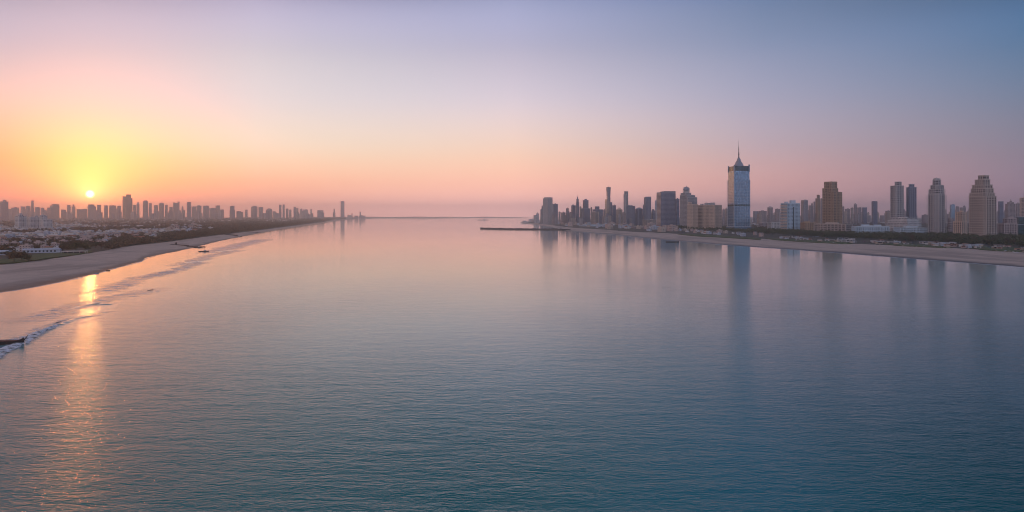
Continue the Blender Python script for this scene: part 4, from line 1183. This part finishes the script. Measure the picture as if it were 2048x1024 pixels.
def big_boat():
    X, Y = G(-14, 689); u = Y/FP
    r = empty('rowing_boat', (X, Y, .1), .12); tag(r, 'long dark wooden boat with upturned bow, cut off by the left edge in the surf', 'boat')
    L = 27.; b, outer = hull_mesh(L, 5., 1.5, 1.6, 30, .16, 1.15); b.build('hull', [WOOD, WOOD2], r)
    g = MB()
    for s in (0, 8):
        for i in range(len(outer)-1):
            a, c = Vector(outer[i][s]), Vector(outer[i+1][s]); g.tube(a+Vector((0,0,.03)), c+Vector((0,0,.03)), .09, .09, 5)
    g.build('gunwale', REDW, r)
    g = MB(); g.tube((L/2-.5,0,1.3), (L/2+.9,0,2.9), .3, .22, 7); g.tube((L/2+.9,0,2.9), (L/2+1.7,0,4.0), .22, .1, 7); g.build('bow_post', WOOD, r)
    for k in range(9):
        x = -L/2+3+k*2.5; g = MB(); g.box(x-.18, -2.1*(1 if k < 8 else .75), 1.12, x+.18, 2.1*(1 if k < 8 else .75), 1.2); g.build('thwart', WOOD2, r)
    for k in range(16):
        x = -L/2+2.2+k*1.45; g = MB(); g.box(x-.06, -2.3*(1 if k < 14 else .8), 1.42, x+.06, -2.1*(1 if k < 14 else .8), 1.78); g.box(x-.06, 2.1*(1 if k < 14 else .8), 1.42, x+.06, 2.3*(1 if k < 14 else .8), 1.78); g.build('rowlock', REDW, r)
    g = MB(); rg = random.Random(4)
    for k in range(120): leafquad(g, Vector((rg.uniform(-3,8), rg.uniform(-1.4,1.4), rg.uniform(.7,1.25))), .45, rg)
    g.build('net_heap', plain('fishing_net', (.45,.26,.22), .9, .4, 4.), r)
big_boat()
def small_boat(px, py, L, label, cabin=True, rz=0., hullm=WOOD, z=.05, cab=WHITE, H=1.0):
    X, Y = G(px, py); r = empty('motor_boat', (X, Y, z), rz); tag(r, label, 'boat')
    b, o = hull_mesh(L, L*.26, H, .8, 14, .12, 1.2); b.build('hull', [hullm, WOOD2], r)
    g = MB(); g.box(-L*.38, -L*.08, H*.5, L*.34, L*.08, H*.62); g.build('deck', WOOD2, r)
    if cabin:
        g = MB(); g.box(L*.02, -L*.075, H*.62, L*.2, L*.075, H*.62+L*.1); g.box(0, -L*.085, H*.62+L*.1, L*.23, L*.085, H*.62+L*.115); g.build('cabin', cab, r)
        g = MB(); g.box(L*.199, -L*.06, H*.62+L*.05, L*.204, L*.06, H*.62+L*.09); g.build('windscreen', DARK, r)
        g = MB(); g.tube((L*.1,0,H*.62+L*.115), (L*.1,0,H*.62+L*.3), .06, .03); g.build('mast', STEEL, r)
    return r
small_boat(407.5, 503.3, 17, 'small dark boat afloat off the first jetty', True, .05, cab=CONC)
small_boat(396, 495, 14, 'dark boat moored along the outer end of the first jetty', True, .1)
small_boat(477, 473.6, 18, 'dark boat moored at the end of the second jetty', True, .2)
small_boat(515, 465.3, 22, 'dark boat lying at the tip of the third, farthest jetty', False, .1)
small_boat(193, 547.2, 4.5, 'tiny blue dinghy pulled up at the wet edge of the left beach, nearer one', False, .3, plain('blue_paint', (.08,.16,.28), .5, .1), .15, H=.6)
small_boat(216, 541.6, 4.5, 'tiny dark dinghy at the wet edge of the left beach, farther one', False, .2, WOOD, .15, H=.6)
small_boat(1345, 484.3, 30, 'long low dark barge beside the right beach', False, -.04, H=1.6)
small_boat(966, 440.3, 150, 'far dark barge alone on the water near the horizon', True, .03, H=6)
small_boat(685, 441.5, 52, 'small dark boat at the foot of the lone grey slab', True, 0, H=4)
def jetty(pa, pb, label, w=3.2, hut=None, z=1.7, th=1.1):
    A, B = Vector(G(*pa)), Vector(G(*pb)); d = B-A; L = d.length; r = empty('jetty', (A.x, A.y, 0), math.atan2(d.y, d.x)); tag(r, label, 'jetty')
    b = MB(); b.box(0, -w/2, z-th, L, w/2, z); b.build('deck', WOOD, r)
    n = int(L/5)
    for k in range(n+1):
        for s in (-1, 1):
            g = MB(); x = L*k/n; g.tube((x, s*(w/2-.2), -1.5), (x, s*(w/2-.2), z+.25), .2, .2, 6); g.build('pile', WOOD, r)
    for s in (-1, 1):
        g = MB(); g.tube((0, s*(w/2-.2), z+1), (L, s*(w/2-.2), z+1), .06, .06, 4); g.build('handrail', WOOD, r)
    if hut:
        g = MB(); x = L*hut; g.box(x-1.3, -1.3, z, x+1.3, 1.3, z+3.2); g.build('hut', WOOD, r)
        g = MB(); g.prism([(x-1.7,-1.7),(x+1.7,-1.7),(x+1.7,1.7),(x-1.7,1.7)], z+3.2, z+4.4, 0, [(x-.1,-.1),(x+.1,-.1),(x+.1,.1),(x-.1,.1)]); g.build('hut_roof', WOOD, r)
jetty((341,490.6), (376,493.2), 'dark landward half of the first jetty, with a small hut on it', 3.4, .33, 2.6)
jetty((374,494.2), (410,494.4), 'lower outer half of the first jetty reaching into the water', 3.0, None, 1.5)
jetty((431,469.2), (474,472.6), 'second thin jetty crossing the narrow beach farther away', 5, None, 4.0, 2.0)
jetty((487,466.2), (516,465.6), 'third, farthest jetty off the left beach', 6, None, 2.6, 2.0)
def rocks(name, line, w, h, step, label, mat, cat):
    s = spline([G(*p) for p in line], 30); rg = random.Random(8); b = MB()
    cum = [0]
    for p, q in zip(s, s[1:]): cum.append(cum[-1]+math.dist(p, q))
    core = []
    for i, p in enumerate(s):
        core.append([(p[0], p[1]-w/2, -1), (p[0], p[1]-w*.2, h*.75), (p[0], p[1]+w*.2, h*.75), (p[0], p[1]+w/2, -1)])
    b.grid(core)
    j = 0; dd = 0
    while dd < cum[-1]:
        while cum[j+1] < dd: j += 1
        u = (dd-cum[j])/max(1e-6, cum[j+1]-cum[j]); px_, py_ = s[j][0]+(s[j+1][0]-s[j][0])*u, s[j][1]+(s[j+1][1]-s[j][1])*u
        for k in range(5):
            o = rg.uniform(-.5, .5); z = h*(1-abs(o)*1.8)*rg.uniform(.6, 1.05); q = rg.uniform(.5, 1.)*step*.6
            x, y = px_+rg.uniform(-step, step)*.5, py_+o*w; i0 = len(b.v); vs = []
            for sx, sy, sz in ((-1,-1,-1),(1,-1,-1),(1,1,-1),(-1,1,-1),(-1,-1,1),(1,-1,1),(1,1,1),(-1,1,1)):
                vs.append((x+sx*q*rg.uniform(.5,1), y+sy*q*rg.uniform(.5,1), z+sz*q*rg.uniform(.3,.8)))
            b.v += vs
            for f in ((0,1,5,4),(1,2,6,5),(2,3,7,6),(3,0,4,7),(4,5,6,7),(3,2,1,0)): b.f.append(tuple(i0+a for a in f)); b.mi.append(0)
        dd += step
    return tag(b.build(name, mat), label, cat)
ROCKM = plain('wet_dark_rock', (.07,.055,.055), .8, .4, .3)
rocks('breakwater', [(961,457.6),(985,458.2),(1020,458.8),(1060,459.2),(1100,459.6),(1140,460.4)], 16, 6.2, 5, 'long dark rubble breakwater running out from the right bank', ROCKM, 'breakwater')
def log(px, py, L, label):
    X, Y = G(px, py); r = empty('driftwood_log', (X, Y, 0), .5); tag(r, label, 'log')
    b = MB(); b.tube((-L/2,0,.02), (L*.1,0,.28), .16, .2, 7); b.tube((L*.1,0,.28), (L/2,.1,.62), .2, .07, 7); b.build('stem', WOOD, r)
    for x, a in ((-.1,.7),(.15,-.5),(.3,.6)):
        b = MB(); b.tube((x*L,0,.28), (x*L+.5,a*.8,.85), .08, .03, 5); b.build('branch', WOOD, r)
log(301, 580.5, 4.6, 'dark driftwood log with short branches floating off the surf')
log(116, 645.5, 2.6, 'small dark log tumbling in the breaking wave')
def nav_light():
    X, Y = G(963, 457.8); r = empty('beacon', (X, Y, 5), 0); tag(r, 'small beacon post at the outer tip of the long breakwater', 'beacon')
    b = MB(); b.tube((0,0,0), (0,0,4), 1.1, .8, 10); b.build('post', WHITE, r)
    b = MB(); b.tube((0,0,4), (0,0,5.2), .9, .5, 10); b.build('lantern', STEEL, r)
nav_light()
#==END
